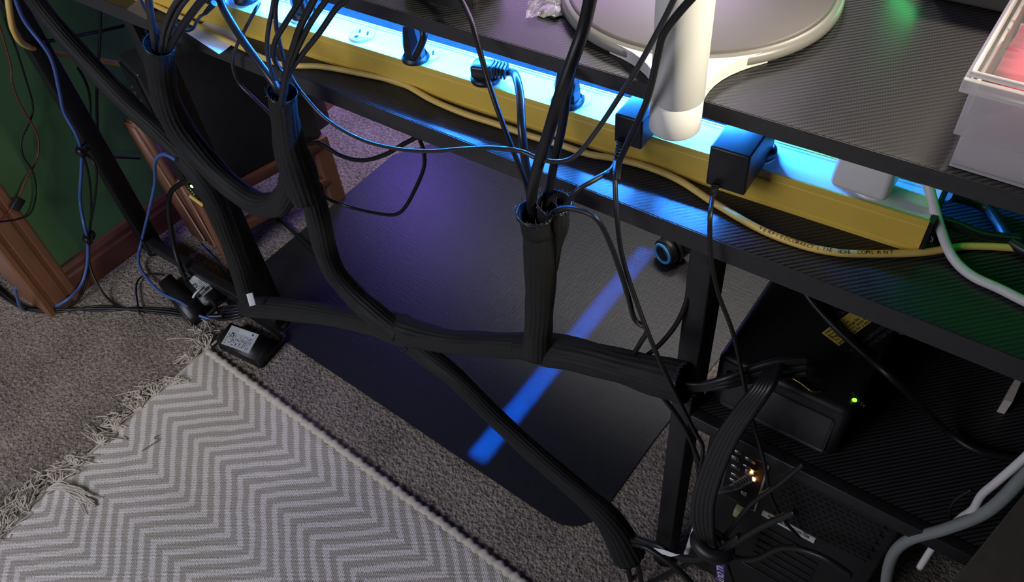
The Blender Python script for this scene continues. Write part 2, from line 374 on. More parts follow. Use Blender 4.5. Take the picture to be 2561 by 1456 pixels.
plug_tall(1420, 254, 'upright black power plug behind the thick hanging cords', 0, [Z(1425, 240, .818), Y(1432, 200, .03), Y(1428, 180, .0), Y(1418, 240, -.025), Y(1405, 320, -.03), Y(1388, 400, -.032), Y(1375, 470, -.034), Y(1368, 530, -.036)], rr=.0135)
# flat angled plug with strain relief
c = Z(1215, 198, ZD+H+.0008); r_ = thing('angled_plug', c, 'flat angled black plug with ridged strain relief and shiny cord', 'plug')
b = MB(); b.lathe(c, [(0, 0), (.0165, 0), (.0168, .003), (.0145, .006), (0, .006)], 28); b.build('flange', 'black_rubber', r_)
Mx = Matrix.Translation(c) @ Matrix.Rotation(.30, 4, 'Z')
b = MB(); b.box((-.0135, -.010, .005), (.012, .010, .020), .003, M=Mx); b.build('body', 'black_satin', r_)
b = MB()
for k in range(5): b.box((.008+k*.0038, -.0075, .007), (.0105+k*.0038, .0075, .0215-k*.0004), .0007, M=Mx)
b.build('strain_relief', 'black_satin', r_)
b = MB(); b.tube([Mx @ Vector((.02, 0, .013)), Mx @ Vector((.032, -.002, .013)), Y(1290, 190, .03), Y(1301, 240, .004), Y(1305, 320, -.02), Y(1313, 400, -.03), Y(1325, 460, -.034), Y(1335, 525, -.038)], .0042, 12); b.build('cord', 'black_satin', r_)
def adapter(name, label, x0, x1, y0, y1, z0, z1, discx, relief, mat='black_plastic', rot=0.0):
    c = Vector(((x0+x1)/2, (y0+y1)/2, z0)); r_ = thing(name, c, label, 'power adapter')
    Mx = Matrix.Translation(c) @ Matrix.Rotation(rot, 4, 'Z') @ Matrix.Translation(-c)
    b = MB(); b.box((x0, y0, z0), (x1, y1, z1), .0022, M=Mx, seg=3); b.build('body', mat, r_)
    d = PS(outlet_near(discx), .022, H+.0015); b = MB(); b.lathe(d, [(0, 0), (.0165, 0), (.0165, .004), (.013, .007), (.013, z0-d.z+.002)], 28); b.build('plug_base', 'black_rubber', r_)
    if relief:
        b = MB(); p, q = Vector(relief[0]), Vector(relief[1]); a = (q-p)
        for k in range(6): b.cyl(p+a*(k/6), p+a*(k/6+.10), .0040-k*.00022, seg=14)
        b.cyl(p, q, .0028, .0022, seg=12); b.build('strain_relief', 'black_rubber', r_)
    return r_
adapter('wall_adapter', 'black power adapter left of the white column, blue light on its top', -.112, -.083, .020, .088, .788, .8205, -.095, (Y(1553, 352, .019), Y(1541, 402, .012)), rot=.03)
adapter('wall_adapter', 'larger black power adapter right of the white column', -.016, .021, .020, .090, .777, .8205, .0, (Y(1790, 462, .018), Y(1782, 492, .012)), rot=.05)
adapter('wall_adapter', 'black power adapter at the top edge of the picture, lit deep blue', -.735, -.690, .005, .075, .790, .832, -.69, (Y(536, 8, .003), Y(512, 34, -.004)))
c = Vector((.107, .08, .787)); wa = thing('usb_charger', c, 'small white cube charger near the right end of the power strip', 'charger')
b = MB(); b.box((.082, .060, .786), (.131, .105, .840), .006, seg=4); b.build('body', 'white_plastic', wa)
d = PS(outs[0], .022, H+.0015); b = MB(); b.lathe(d, [(0, 0), (.0155, 0), (.0155, .006), (0, .006)], 28); b.build('plug_base', 'black_plastic', wa)
b = MB(); b.box((.0795, .075, ZD+H), (.087, .083, .792), .002); b.build('latch', 'white_plastic', wa)

# white card caught under the strip, sticking out over the desk edge
b = MB(); pts = [Z(466, 82, .7425), Z(548, 136, .7425), Z(592, 104, .7425), Z(640, 60, .7425), Z(560, 30, .7425)]
b.add(pts+[p+Vector((0, 0, .0008)) for p in pts], [(4, 3, 2, 1, 0), (5, 6, 7, 8, 9)]+[(i, (i+1) % 5, 5+(i+1) % 5, 5+i) for i in range(5)])
b.build('white_card', 'paper_bright', label='white card poking out over the desk edge under the yellow cable', cat='card')
b = MB(); pts = [Z(318, 24, .7425), Z(368, 50, .7425), Z(385, 20, .7425), Z(345, 0, .7425)]
b.add(pts+[p+Vector((0, 0, .0008)) for p in pts], [(3, 2, 1, 0), (4, 5, 6, 7)]+[(i, (i+1) % 4, 4+(i+1) % 4, 4+i) for i in range(4)])
b.build('white_card', 'label_grey', label='small grey card on the desk edge at the top left', cat='card')

# ================================================================== yellow network cable with its print
ypx = [(380, 10), (430, 34), (470, 52), (590, 112), (700, 160), (800, 166), (900, 184), (1000, 207), (1080, 250), (1160, 284), (1240, 310), (1320, 338), (1400, 362), (1470, 385), (1540, 397), (1620, 418), (1700, 452), (1790, 510), (1900, 573), (2000, 612), (2080, 630), (2150, 635), (2300, 632), (2420, 616), (2555, 622), (2640, 640)]
yc = thing('network_cable', Z(1240, 310, .7405), 'yellow network cable winding along the front of the power strip', 'cable')
b = MB(); b.tube([Z(*p, ZD+.0042) for p in ypx], .0034, 14, 10); path = b.path; b.build('jacket', 'yellow_cable', yc)
tb = MB(); s = 'VERIFIED CORRECT LINE ROHS COMPLIANT'; start = min(range(len(path)), key=lambda i: (path[i]-Z(1905, 573, ZD+.0042)).length); dist = 0; i = start; want = 0
for ch in s:
    while i < len(path)-2 and dist < want: dist += (path[i+1]-path[i]).length; i += 1
    tdir = (path[i+1]-path[i]).normalized(); up = Vector((0, -.45, .89)); side = up.cross(tdir).normalized(); up = tdir.cross(side).normalized()
    if ch != ' ': text(tb, ch, .0050, path[i]+up*.0031-side*.0016, tdir, side, .0005)
    want += .0031
tb.build('printed_text', 'ink', yc)
b = MB(); b.tube([X(18, -20, -1.30), X(26, 40, -1.30), X(36, 80, -1.31), X(62, 112, -1.33), X(130, 131, -1.36), X(230, 147, -1.37), X(350, 168, -1.375), X(470, 185, -1.38), X(620, 205, -1.38)], .0055, 12, 8)
b.build('wall_cable', 'yellow_cable', label='yellow cable bending behind the left desk leg across the green wall', cat='cable')

# ================================================================== braided sleeves
def sleeve(label, pts, r, flat=1.0, cuff=True, cuffend=0, ribs=19, name='cable_sleeve'):
    r_ = thing(name, Vector(pts[len(pts)//2]), label, 'cable sleeve')
    b = MB(); b.tube(pts, r, 80, 9, ribs=ribs, ribh=.024, flat=flat, caps=not cuff, jit=.06)
    pth = list(b.path); tgs = list(b.tang); b.path = pth
    if cuff: b.add(b.v[-80:] if cuffend == 0 else b.v[:80], [tuple(range(80))])
    b.build('braid', 'sleeve', r_)
    if cuff:
        k = cuffend; p = b.path[k]; tdir = b.tang[k]*(-1 if k == 0 else 1); rr = (r[0] if k == 0 else r[-1]) if isinstance(r, list) else r
        u = tdir.orthogonal().normalized(); w_ = tdir.cross(u); f = MB()
        inn = MB(); inn.tube([p-tdir*.0005, p-tdir*.012, p-tdir*.024], rr*.93, 40, 2, flat=flat, caps=False); inn.add(inn.v[-40:], [tuple(range(40))]); inn.build('inside', 'dark_void', r_)
        for q in range(70):       # frayed ends of the braid
            th = random.uniform(0, 6.283); d = u*math.cos(th)+w_*math.sin(th)*flat; a = p+d*rr*1.0-tdir*.003
            f.tube([a, a+d*.0012+tdir*random.uniform(.002, .005), a+d*random.uniform(.0, .004)+tdir*random.uniform(.003, .009)+u.cross(d)*random.uniform(-.003, .003)], .00035, 4, 2)
        for q in range(3): f.tube([p+(u*math.cos(6.2832*i/24)+w_*math.sin(6.2832*i/24)*flat)*rr*(1.02+.02*math.sin(i*2.1+q))+tdir*(.001*q-.001) for i in range(25)], .0007, 5, 2)
        f.build('frayed_rim', 'black_satin', r_)
    return r_
def YY(lst, y): return [Y(*p, y) for p in lst]
sleeve('black cable sleeve running diagonally down from the top left corner along the desk leg', YY([(40, -70), (110, 30), (200, 135), (300, 240), (390, 325), (458, 390), (522, 470), (560, 560), (592, 645), (615, 720), (635, 770)], -.022), [.015, .015, .0155, .016, .016, .018, .020, .019, .018, .019, .02], cuff=False)
sleeve('black cable sleeve below the leftmost cord cluster, curving into a U bend', YY([(398, 112), (402, 180), (418, 255), (455, 330), (520, 410), (590, 475), (650, 512), (697, 508), (727, 468), (733, 415)], -.048), [.0185, .019, .02, .0205, .019, .018, .018, .018, .018, .016])
sleeve('short black cable sleeve with a blue-lit open rim, below the second cord cluster', YY([(706, 232), (713, 300), (728, 375), (750, 440), (768, 492)], -.058), [.0165, .017, .020, .0225, .022])
sleeve('narrow black cable sleeve leaning from the U bend down to the middle joint', YY([(775, 470), (797, 550), (815, 630), (845, 692), (895, 748), (950, 795), (1000, 835)], -.050), [.017, .0165, .016, .016, .017, .017, .016], cuff=False)
sleeve('black cable sleeve running level from the small floor adapter to the middle joint', YY([(615, 765), (690, 772), (780, 782), (880, 800), (960, 818), (1030, 835)], -.028), [.022, .021, .019, .017, .019, .021], flat=.9, cuff=False)
sleeve('black cable sleeve sagging between the middle joint and the upright sleeve', YY([(940, 806), (1000, 825), (1045, 838), (1130, 855), (1230, 862), (1330, 866)], -.042), [.020, .024, .021, .017, .016, .017], flat=.95, cuffend=-1, cuff=False)
sleeve('upright black cable sleeve hanging straight down in the centre', YY([(1343, 530), (1350, 580), (1352, 660), (1350, 760), (1346, 830), (1343, 882)], -.055), [.0200, .0172, .0165, .0165, .0165, .0165])
sleeve('short flared black cable sleeve behind the rim of the upright one', YY([(1386, 508), (1382, 560), (1372, 620), (1366, 680)], -.042), [.0165, .0155, .0135, .012])
sleeve('black cable sleeve running level from the upright sleeve to the right desk leg', YY([(1300, 868), (1370, 874), (1450, 890), (1550, 915), (1640, 940), (1712, 958)], -.045), [.016, .020, .0195, .020, .021, .022], flat=.95, cuffend=-1)
sleeve('long black cable sleeve slanting from the middle joint down to the bottom cables', YY([(1030, 858), (1075, 895), (1150, 955), (1250, 1055), (1360, 1155), (1460, 1240), (1530, 1310), (1572, 1385)], -.048), [.017, .0155, .015, .0145, .0145, .016, .021, .026], cuff=True)

# ================================================================== loose cords
def cord(label, pts, r=.0026, mat='black_rubber', name='cord', cat='cable', seg=10, sub=8, par=None):
    b = MB(); b.tube(pts, r, seg, sub)
    return b.build(name, mat, par) if par else b.build(name, mat, label=label, cat=cat)
yA, yB, yC = -.048, -.058, -.052
cord('thick cord with purple sheen entering the leftmost sleeve', YY([(368, -25), (376, 30), (382, 75), (388, 118), (393, 160)], yA-.006), .0048, 'black_satin')
cord('paired dark cord curving into the leftmost sleeve, left strand', YY([(470, -30), (438, 10), (418, 50), (406, 95), (400, 150)], yA-.004), .0034, 'black_satin')
cord('paired dark cord curving into the leftmost sleeve, right strand', YY([(492, -30), (455, 12), (432, 55), (418, 95), (408, 150)], yA), .0034, 'black_satin')
cord('straight thick cord running down left into the leftmost sleeve from the strip', YY([(545, -40), (510, -5), (478, 35), (448, 78), (424, 120), (410, 160)], yA+.004), .0048)
cord('thin cord from the top left corner of the strip into the leftmost sleeve', YY([(345, -20), (360, 15), (378, 45), (395, 75), (408, 110), (412, 150)], yA+.008), .0022, 'black_satin')
cord('thin looped cord hanging from the ridged adapter boot at the top left', [Y(512, 34, -.004), Y(500, 42, -.01), Y(491, 55, -.015), Y(484, 70, -.02), Y(470, 77, -.025), Y(452, 73, -.03), Y(438, 64, -.035), Y(425, 62, -.04), Y(410, 95, -.045)], .0020, 'black_satin')
cord('straight blue-lit cord slanting from the top adapter into the open-rim sleeve', [Y(545, -30, -.01), Y(556, 15, -.02), Y(600, 90, -.04), Y(650, 160, -.052), Y(690, 216, yB), Y(708, 262, yB)], .0048, 'black_satin')
cord('double cord dropping into the open-rim sleeve, left strand', YY([(690, -30), (682, 20), (672, 70), (668, 120), (676, 170), (694, 222), (704, 262)], yB+.002), .0026, 'black_satin')
cord('double cord dropping into the open-rim sleeve, right strand', YY([(698, -30), (689, 20), (692, 70), (702, 120), (712, 165), (716, 210), (712, 262)], yB+.004), .0026, 'black_satin')
cord('cord with an S curve entering the open-rim sleeve', YY([(768, -30), (748, 5), (716, 55), (690, 100), (684, 138), (698, 172), (712, 198), (708, 262)], yB-.008), .0030)
cord('cord left of three fanned cords above the open-rim sleeve', YY([(800, -30), (782, 5), (752, 65), (733, 120), (718, 170), (702, 262)], yB-.012), .0036)
cord('cord in the middle of three fanned cords above the open-rim sleeve', YY([(835, -30), (812, 5), (778, 55), (752, 105), (730, 155), (710, 205), (706, 262)], yB-.010), .0030)
cord('cord right of three fanned cords above the open-rim sleeve', YY([(890, -22), (862, 2), (840, 22), (800, 80), (762, 128), (728, 175), (712, 215), (710, 262)], yB-.006), .0030)
cord('thin blue-glinting cord sagging right from the open-rim sleeve to the white column', [Y(722, 178, -.05), Y(735, 202, -.05), Y(760, 238, -.05), Y(815, 297, -.052), Y(895, 345, -.055), Y(980, 370, -.06), Y(1070, 378, -.06), Y(1160, 372, -.06), Y(1235, 370, -.06), Y(1300, 378, -.06), Y(1350, 398, -.06), Y(1400, 404, -.06), Y(1442, 388, -.06), Y(1490, 330, -.06), Y(1545, 248, -.06), Y(1600, 160, -.065), Y(1655, 60, -.065), Y(1690, -10, -.068)], .0022, 'black_satin')
cord('thin purple-glinting cord hanging in front of the small tower computer', [Y(648, 8, .0), Y(636, 30, -.015), Y(612, 75, -.018), Y(590, 120, -.018), Y(582, 165, -.018), Y(598, 208, -.018), Y(640, 250, -.02), Y(672, 282, -.03), Y(690, 312, -.05)], .0021, 'black_satin')
cord('thin cord drooping over the raised shelf edge into the upright sleeve', [Z(1135, -25, .895), Z(1160, 10, .89), Y(1180, 55, -.005), Y(1195, 110, -.02), Y(1228, 225, -.04), Y(1268, 338, -.05), Y(1308, 440, yC), Y(1325, 500, yC), Y(1335, 550, yC)], .0026)
cord('thick cord crossing the raised shelf edge down to the upright sleeve', [Y(1482, -30, -.03), Y(1460, 70, -.035), Y(1432, 150, -.045), Y(1400, 240, -.055), Y(1368, 345, -.06), Y(1340, 435, yC-.006), Y(1330, 500, yC), Y(1338, 560, yC)], .0056)
cord('cord from the left adapter boot slanting into the flared sleeve', [Y(1541, 402, .012), Y(1528, 425, -.005), Y(1490, 448, -.025), Y(1445, 475, -.04), Y(1410, 520, -.045), Y(1395, 560, -.045)], .0026)
cord('cord arching out of the flared sleeve, down and around in a floor loop', [Y(1368, 545, -.05), Y(1400, 523, -.055), Y(1440, 524, -.055), Y(1490, 545, -.055), Y(1522, 600, -.05), Y(1552, 680, -.05), Y(1572, 745, -.05), Y(1588, 800, -.05), Y(1618, 825, -.05), Y(1600, 860, -.045), Y(1586, 888, -.04), Y(1605, 896, -.03), Y(1650, 862, -.02), Y(1695, 805, -.01), Y(1722, 735, .0), Y(1735, 650, .02)], .0027)
cord('thin cord from the left adapter boot to the tangle beside the right desk leg', [Y(1541, 402, .012), Y(1538, 440, -.012), Y(1543, 540, -.03), Y(1556, 640, -.04), Y(1590, 750, -.05), Y(1640, 880, -.065), Y(1690, 985, -.07), Y(1735, 1075, -.06), Y(1758, 1120, -.05), Y(1750, 1180, -.045)], .0024)
cord('cord crossing in front of the white column toward the left adapter', [Y(1745, -20, -.075), Y(1700, 30, -.075), Y(1660, 85, -.075), Y(1645, 140, -.07), Y(1620, 245, -.06), Y(1590, 315, -.04), Y(1560, 380, -.02), Y(1548, 410, -.015), Y(1545, 450, -.02)], .0028)
cord('thin cord hanging from the right adapter past the desk leg to the computer', [Y(1782, 492, .012), Y(1776, 540, -.015), Y(1778, 640, -.02), Y(1795, 730, -.02), Y(1832, 830, -.025), Y(1855, 930, -.03), Y(1882, 1050, -.03), Y(1910, 1150, -.03), Y(1928, 1240, -.02), Y(1960, 1300, -.005), Y(2000, 1345, .01)], .0022)
cord('dark cord sagging from the stool across the purple-lit carpet', [Y(770, 362, .15), Y(800, 358, .15), Y(850, 388, .15), Y(905, 401, .15), Y(960, 388, .15), Y(1010, 360, .15), Y(1048, 338, .15), Y(1085, 300, .17)], .0036)
cord('dark cord looping over the mat behind the narrow sleeve', [Y(1045, 338, .12), Y(1060, 380, .12), Y(1060, 420, .12), Y(1040, 470, .12), Y(1012, 520, .12), Y(985, 537, .12), Y(935, 532, .12), Y(870, 516, .12), Y(820, 496, .1), Y(795, 460, .05), Y(785, 430, .0)], .0030)
cord('dark flat cord lying on the mat edge behind the narrow sleeve', [Z(695, 545, .003), Z(750, 595, .006), Z(800, 640, .006), Z(860, 690, .006)], .0045)
# right side of the desktop
cord('white cable lying over the right end of the power strip and the desk', [Z(2300, 420, .80), Z(2322, 465, .795), Z(2345, 550, .772), Z(2372, 625, .750), Z(2400, 665, .7445), Z(2440, 695, .7445), Z(2500, 722, .7445), Z(2570, 757, .7445), Z(2650, 790, .7445)], .0042, 'white_cable')
cord('thick black cable curving over the desktop at the right edge', [Z(2370, 488, .762), Z(2420, 500, .752), Z(2468, 520, .748), Z(2500, 560, .747), Z(2530, 605, .747), Z(2600, 645, .747)], .0052)
# left wall
cord('thin red wire hanging down the green wall', [X(-10, 40, -1.36), X(10, 100, -1.37), X(28, 170, -1.38), X(30, 205, -1.38), X(50, 260, -1.385), X(85, 320, -1.385), X(97, 355, -1.385), X(92, 400, -1.385), X(65, 450, -1.38), X(46, 500, -1.37), X(20, 535, -1.37), X(-10, 560, -1.36)], .0017, 'red_wire')
cord('thin dark wire twisting around the red wire on the green wall', [X(2, -20, -1.36), X(12, 50, -1.37), X(40, 120, -1.38), X(62, 190, -1.385), X(82, 262, -1.388), X(76, 300, -1.388), X(54, 350, -1.388), X(58, 390, -1.385), X(82, 430, -1.38), X(90, 480, -1.38), X(78, 530, -1.375), X(45, 548, -1.37), X(-10, 556, -1.36)], .0019)
b = MB(); Mx = Matrix.Translation(X(43, 510, -1.37)) @ Matrix.Rotation(.5, 4, 'X'); b.box((-.006, -.013, -.009), (.006, .013, .009), .0015, M=Mx); cn = b.build('wire_connector', 'black_plastic', label='small black connector on the red wire by the door casing', cat='connector')
blue_pts = [Y(30, -30, -.03), Y(60, 50, -.03), Y(125, 140, -.03), Y(148, 225, -.032), Y(160, 280, -.034), Y(190, 335, -.036), Y(204, 380, -.036), Y(203, 440, -.045), Y(200, 500, -.06), X(210, 560, -1.345), X(219, 600, -1.36), X(218, 660, -1.372), X(203, 712, -1.370), X(168, 750, -1.360), Z(120, 772, .008), Z(60, 776, .006), Y(42, 740, -.28), Y(38, 720, -.28)]
cord('light blue cable running down the left desk leg to the carpet', blue_pts, .0034, 'blue_cable')
cord('dark cable beside the light blue one, hanging to the floor by the casing', [Y(205, 380, -.034), Y(222, 440, -.04), Y(228, 520, -.06), X(224, 590, -1.36), X(222, 640, -1.372), X(220, 690, -1.372), X(203, 740, -1.365), Z(170, 766, .006), Z(110, 778, .005), Z(50, 768, .005), Z(0, 738, .005), Z(-30, 715, .005)], .0026)
cord('dark cable peeling off right from the tied wall cables to the floor', [Y(215, 385, -.034), Y(240, 420, -.04), Y(238, 490, -.055), X(226, 560, -1.35), X(222, 600, -1.36), X(222, 650, -1.37), X(238, 700, -1.35), Z(268, 745, .008), Z(310, 772, .005), Z(380, 777, .005), Z(450, 782, .005)], .0026)
for nm, (px, py, yv) in (('black cable tie around the wall cables, the upper one', (206, 372, -.036)), ('black cable tie around the wall cables, the lower one', (222, 592, None))):
    p = Y(px, py, yv) if yv is not None else X(px, py, -1.355); b = MB(); b.tube([p+Vector((math.cos(a)*.012, math.sin(a)*.011, .004*math.sin(a))) for a in [i*math.pi/6 for i in range(13)]], .0042, 8, 3); b.cyl(p+Vector((.009, -.008, -.009)), p+Vector((.009, -.008, .009)), .006); b.build('cable_tie', 'black_rubber', label=nm, cat='cable tie')
cord('thin dark cord hanging straight on the green wall beside the leg', [X(252, -20, -1.30), X(251, 60, -1.33), X(248, 130, -1.35), X(245, 170, -1.36), X(242, 250, -1.37), X(244, 340, -1.38)], .0032)
cord('dark cord crossing the green wall from the leg to the right', [X(110, 105, -1.33), X(180, 92, -1.35), X(250, 78, -1.37), X(320, 62, -1.37)], .0034)
cord('thin dark cord hanging low on the green wall behind the sleeve', [X(195, 170, -1.36), X(212, 200, -1.37), X(224, 240, -1.38), X(226, 300, -1.385), X(226, 360, -1.385), X(235, 390, -1.385), X(290, 393, -1.385), X(350, 396, -1.385)], .0028)
# floor bundle on the left
for k, (lab, dz, dy) in enumerate((('floor cord nearest the rug in the bundle along the carpet', .0035, 6), ('floor cord in the middle of the bundle along the carpet', .0095, 0), ('floor cord farthest from the rug in the bundle along the carpet', .0035, -6))):
    cord(lab, [Z(-30, 700+dy, dz), Z(20, 745+dy, dz), Z(70, 772+dy*.6, dz), Z(150, 774+dy, dz), Z(250, 772-dy, dz), Z(340, 774+dy*.5, dz), Z(420, 780+dy, dz), Z(500, 792+dy*.6, dz), Z(560, 792-dy, dz), Z(620, 778+dy, dz+.01)], .0028)
cord('deep blue cable dropping from the sleeve behind the wooden stand to the floor', [Y(440, 400, -.04), Y(410, 386, -.035), Y(388, 405, -.02), Y(387, 460, .0), Y(372, 530, .0), Y(355, 600, .0), Z(346, 645, .02), Z(356, 680, .012), Z(400, 730, .02), Z(455, 758, .03), Z(505, 792, .015), Z(545, 793, .012), Z(600, 768, .02), Z(640, 745, .03)], .0034, 'blue_cable')
cord('thick black cord dropping from the green-lit box to the floor adapter', [Y(490, 440, .06), Y(455, 458, .05), Y(428, 480, .04), Y(422, 520, .03), Y(432, 600, .01), Y(448, 660, -.01), Z(466, 702, .03)], .0055)
cord('thin cord looping from the floor adapter back to the bundle', [Z(410, 688, .02), Z(370, 686, .012), Z(345, 702, .008), Z(341, 735, .008), Z(350, 785, .010)], .0022)
cord('thin violet-lit cord lying across the carpet by the floor rail', [Z(500, 610, .003), Z(540, 650, .003), Z(570, 690, .003), Z(600, 720, .003)], .0016, 'blue_cable')
b = MB(); b.box(*[Vector(v) for v in ((-.006, -.012, 0), (.006, .012, .005))], .001, M=Matrix.Translation(Y(629, 749, -.05)) @ Matrix.Rotation(.9, 4, 'Z') @ Matrix.Rotation(.8, 4, 'X')); b.build('cable_clip', 'paper_bright', label='tiny white clip at the foot of the diagonal sleeve', cat='clip')
for k in range(5): cord(['dark cord end gathered above the small floor adapter, first from the rug', 'dark cord end gathered above the small floor adapter, second from the rug', 'dark cord end gathered above the small floor adapter, third from the rug', 'dark cord end gathered above the small floor adapter, fourth from the rug', 'dark cord end gathered above the small floor adapter, fifth from the rug'][k],
    [Z(545, 800-k*7, .01), Z(580, 797-k*8, .025), Z(620, 786-k*5, .045), Y(670, 776-k*2, -.035)], .003)

# ================================================================== chair mat
b = MB(); A = Vector((-1.086, .111)); B_ = Vector((-.915, -.003)); Cc = Vector((-.175, -.032)); D = Vector((-.122, .02)); 
outl = [(-1.088, .575), (-1.088, .012), (-1.080, -.002), (-1.066, -.004), (-.90, -.008), (-.60, -.018), (-.20, -.034)]
for a in range(0, 91, 15): outl.append((-.185+.062*math.sin(math.radians(a)), .028-.062*math.cos(math.radians(a))))
outl += [(-.119, .20), (-.105, .40), (-.085, .66), (-.082, 1.0), (-1.0, 1.0), (-1.0, .70), (-1.06, .62)]
b.prism(outl, .0, .0035); b.build('chair_mat', 'chair_mat', label='large black woven floor mat with rounded corner under the desk', cat='mat')

# ================================================================== rug with chevrons, braided edge and tassels
RA = Vector((-.995, -.117)); d1 = Vector((1, -.040)); d2 = Vector((.018, -1))
det = d1.x*d2.y-d1.y*d2.x
def rug_uv(p):
    q = Vector((p.x-RA.x, p.y-RA.y)); return ((q.x*d2.y-q.y*d2.x)/det, (d1.x*q.y-d1.y*q.x)/det)
def rug_pt(u, v, z): p = RA+d1*u+d2*v; return Vector((p.x, p.y, z))
rug = thing('rug', rug_pt(.6, .5, 0), 'cream and grey chevron woven rug with tasselled end', 'rug')
b = MB(); NU, NV = 150, 120; UL, VL = 1.5, 1.2
def rz_(u, v): return .0065+.0014*math.sin(u*21+math.sin(v*9)*1.2)*math.sin(v*17+u*3)
vs = [rug_pt(u, v + (.0022*math.sin(u*2*math.pi/.0329) if j == 0 else 0), rz_(u, v) if j else .003) for j in range(NV+1) for i in range(NU+1) for u, v in ((UL*i/NU, VL*j/NV),)]
b.add(vs, [(j*(NU+1)+i, j*(NU+1)+i+1, (j+1)*(NU+1)+i+1, (j+1)*(NU+1)+i) for j in range(NV) for i in range(NU)], True)
b.add([rug_pt(0, 0, 0), rug_pt(UL, 0, 0), rug_pt(UL, VL, 0), rug_pt(0, VL, 0)], [(3, 2, 1, 0)])
b.build('weave', 'chevron', rug, uv=rug_uv)
b = MB(); vs = []
seg = 10; n = 420; 
for i in range(n):          # braided long edge: a cord with one swelling for each stripe
    u = 1.5*i/n; s = .0028+.0042*abs(math.sin(math.pi*u/.01645))**.6; c = rug_pt(u, .0006+.0012*math.sin(2*math.pi*u/.0329), .0052)
    vs += [c+Vector((.0018*math.sin(2*math.pi*k/seg), math.cos(2*math.pi*k/seg)*s*1.25, math.sin(2*math.pi*k/seg)*s)) for k in range(seg)]
b.add(vs, [(i*seg+k, i*seg+(k+1) % seg, (i+1)*seg+(k+1) % seg, (i+1)*seg+k) for i in range(n-1) for k in range(seg)], True); b.build('edge_binding', 'cotton', rug)
b = MB(); b.tube([rug_pt(-.001, v, .006) for v in [i*.03 for i in range(-1, 40)]], .0028, 8, 4, ribs=3, ribh=.1, jit=.4); b.build('end_binding', 'cotton', rug)
tass = [(505, 815, .0), (470, 885, .03), (432, 965, .085), (385, 955, .135), (345, 985, .175), (300, 1040, .225), (275, 1085, .265), (215, 1135, .32), (160, 1165, .36), (95, 1200, .43), (50, 1240, .47), (20, 1300, .515), (-20, 1340, .56)]
for px, py, v in tass:
    tip = Z(px, py, .004); root = rug_pt(0, v, .006); b = MB(); dv = tip-root; sd = Vector((-dv.y, dv.x, 0)).normalized()
    for k in range(26):
        a = random.gauss(0, .010); e = random.gauss(0, .017); l = random.uniform(.6, 1.4); cu = random.gauss(0, .011)
        m1 = root+dv*(.38*l)+sd*(a*.8+cu)+Vector((0, 0, random.uniform(.002, .016))); m2 = root+dv*(.75*l)+sd*(a+e*.5-cu)+Vector((0, 0, random.uniform(.0, .008)))
        b.tube([root+sd*random.gauss(0, .006), m1, m2, root+dv*l+sd*(a+e)+Vector((0, 0, random.uniform(-.002, .004)))], random.uniform(.0009, .0013), 6, 5)
    b.build('tassel', 'cotton', rug)
# one tassel folded back onto the rug
b = MB(); root = Z(115, 1225, .008)
for k in range(22):
    s = random.gauss(0, .006); b.tube([root+Vector((random.gauss(0, .004), s, 0)), Z(150+random.gauss(0, 5), 1218+random.gauss(0, 6), .018), Z(190+random.gauss(0, 6), 1232+random.gauss(0, 9), .014), Z(228+random.gauss(0, 10), 1255+random.gauss(0, 12), .011)], .0011, 6, 5)
b.build('tassel', 'cotton', rug)
cord('stray dark thread lying on the rug', [Z(355, 1128, .010), Z(380, 1112, .010), Z(398, 1100, .010), Z(386, 1096, .010), Z(398, 1088, .010)], .0006, name='thread', cat='thread')

# ================================================================== adapters on the carpet
def labelled_adapter(label, c4, h, zl=None, lab=None, rows=5, notch=True):
    p = [Vector((q.x, q.y, 0)) for q in c4]; ctr = sum(p, Vector())/4; r_ = thing('floor_adapter', ctr, label, 'power adapter')
    b = bmesh.new(); vs = [b.verts.new(q) for q in p]+[b.verts.new(q+Vector((0, 0, h))+(ctr-q)*.03) for q in p]
    for f in ((3, 2, 1, 0), (4, 5, 6, 7), (0, 1, 5, 4), (1, 2, 6, 5), (2, 3, 7, 6), (3, 0, 4, 7)): b.faces.new([vs[i] for i in f])
    bmesh.ops.bevel(b, geom=b.edges[:], offset=.003, segments=2, affect='EDGES'); MB().bm(b, smooth=True).build('body', 'black_plastic', r_)
    if lab:
        o, xe, ye = lab; xe_, ye_ = xe.normalized(), ye.normalized(); W, Hh = xe.length, ye.length; nz = Vector((0, 0, 1))
        m = MB(); m.add([o+nz*.0004, o+xe+nz*.0004, o+xe+ye+nz*.0004, o+ye+nz*.0004], [(0, 1, 2, 3)]); st = m.build('sticker', 'paper_white', r_)
        m = MB(); q = o+xe*.34+ye*.74; m.add([q+nz*.0007, q+xe*.58+nz*.0007, q+xe*.58+ye*.22+nz*.0007, q+ye*.22+nz*.0007], [(0, 1, 2, 3)]); m.build('blank_panel', 'paper_bright', st)
        m = MB()
        for k in range(9):
            yy = .10+.065*k
            for j in range(14):
                if random.random() < .62 and not (yy > .7 and j > 4):
                    q = o+xe*(.05+.063*j)+ye*yy+nz*.0008; ww = random.uniform(.01, .05); m.add([q, q+xe*ww, q+xe*ww+ye*.028, q+ye*.028], [(0, 1, 2, 3)])
        text(m, 'CE', Hh*.20, o+xe*.24+ye*.46, ye_*1, -xe_, .0009, bold=.0002)
        m.build('print', 'ink', st)
        m = MB(); m.add([o+xe*.80+ye*.80+nz*.0010, o+xe*.86+ye*.80+nz*.0010, o+xe*.86+ye*.92+nz*.0010, o+xe*.80+ye*.92+nz*.0010], [(0, 1, 2, 3)]); m.build('print_block', 'label_grey', st)
    return r_
h = .032; o = Z(553, 860, h); xe = Z(622, 884, h)-o; ye = Z(580, 814, h)-o
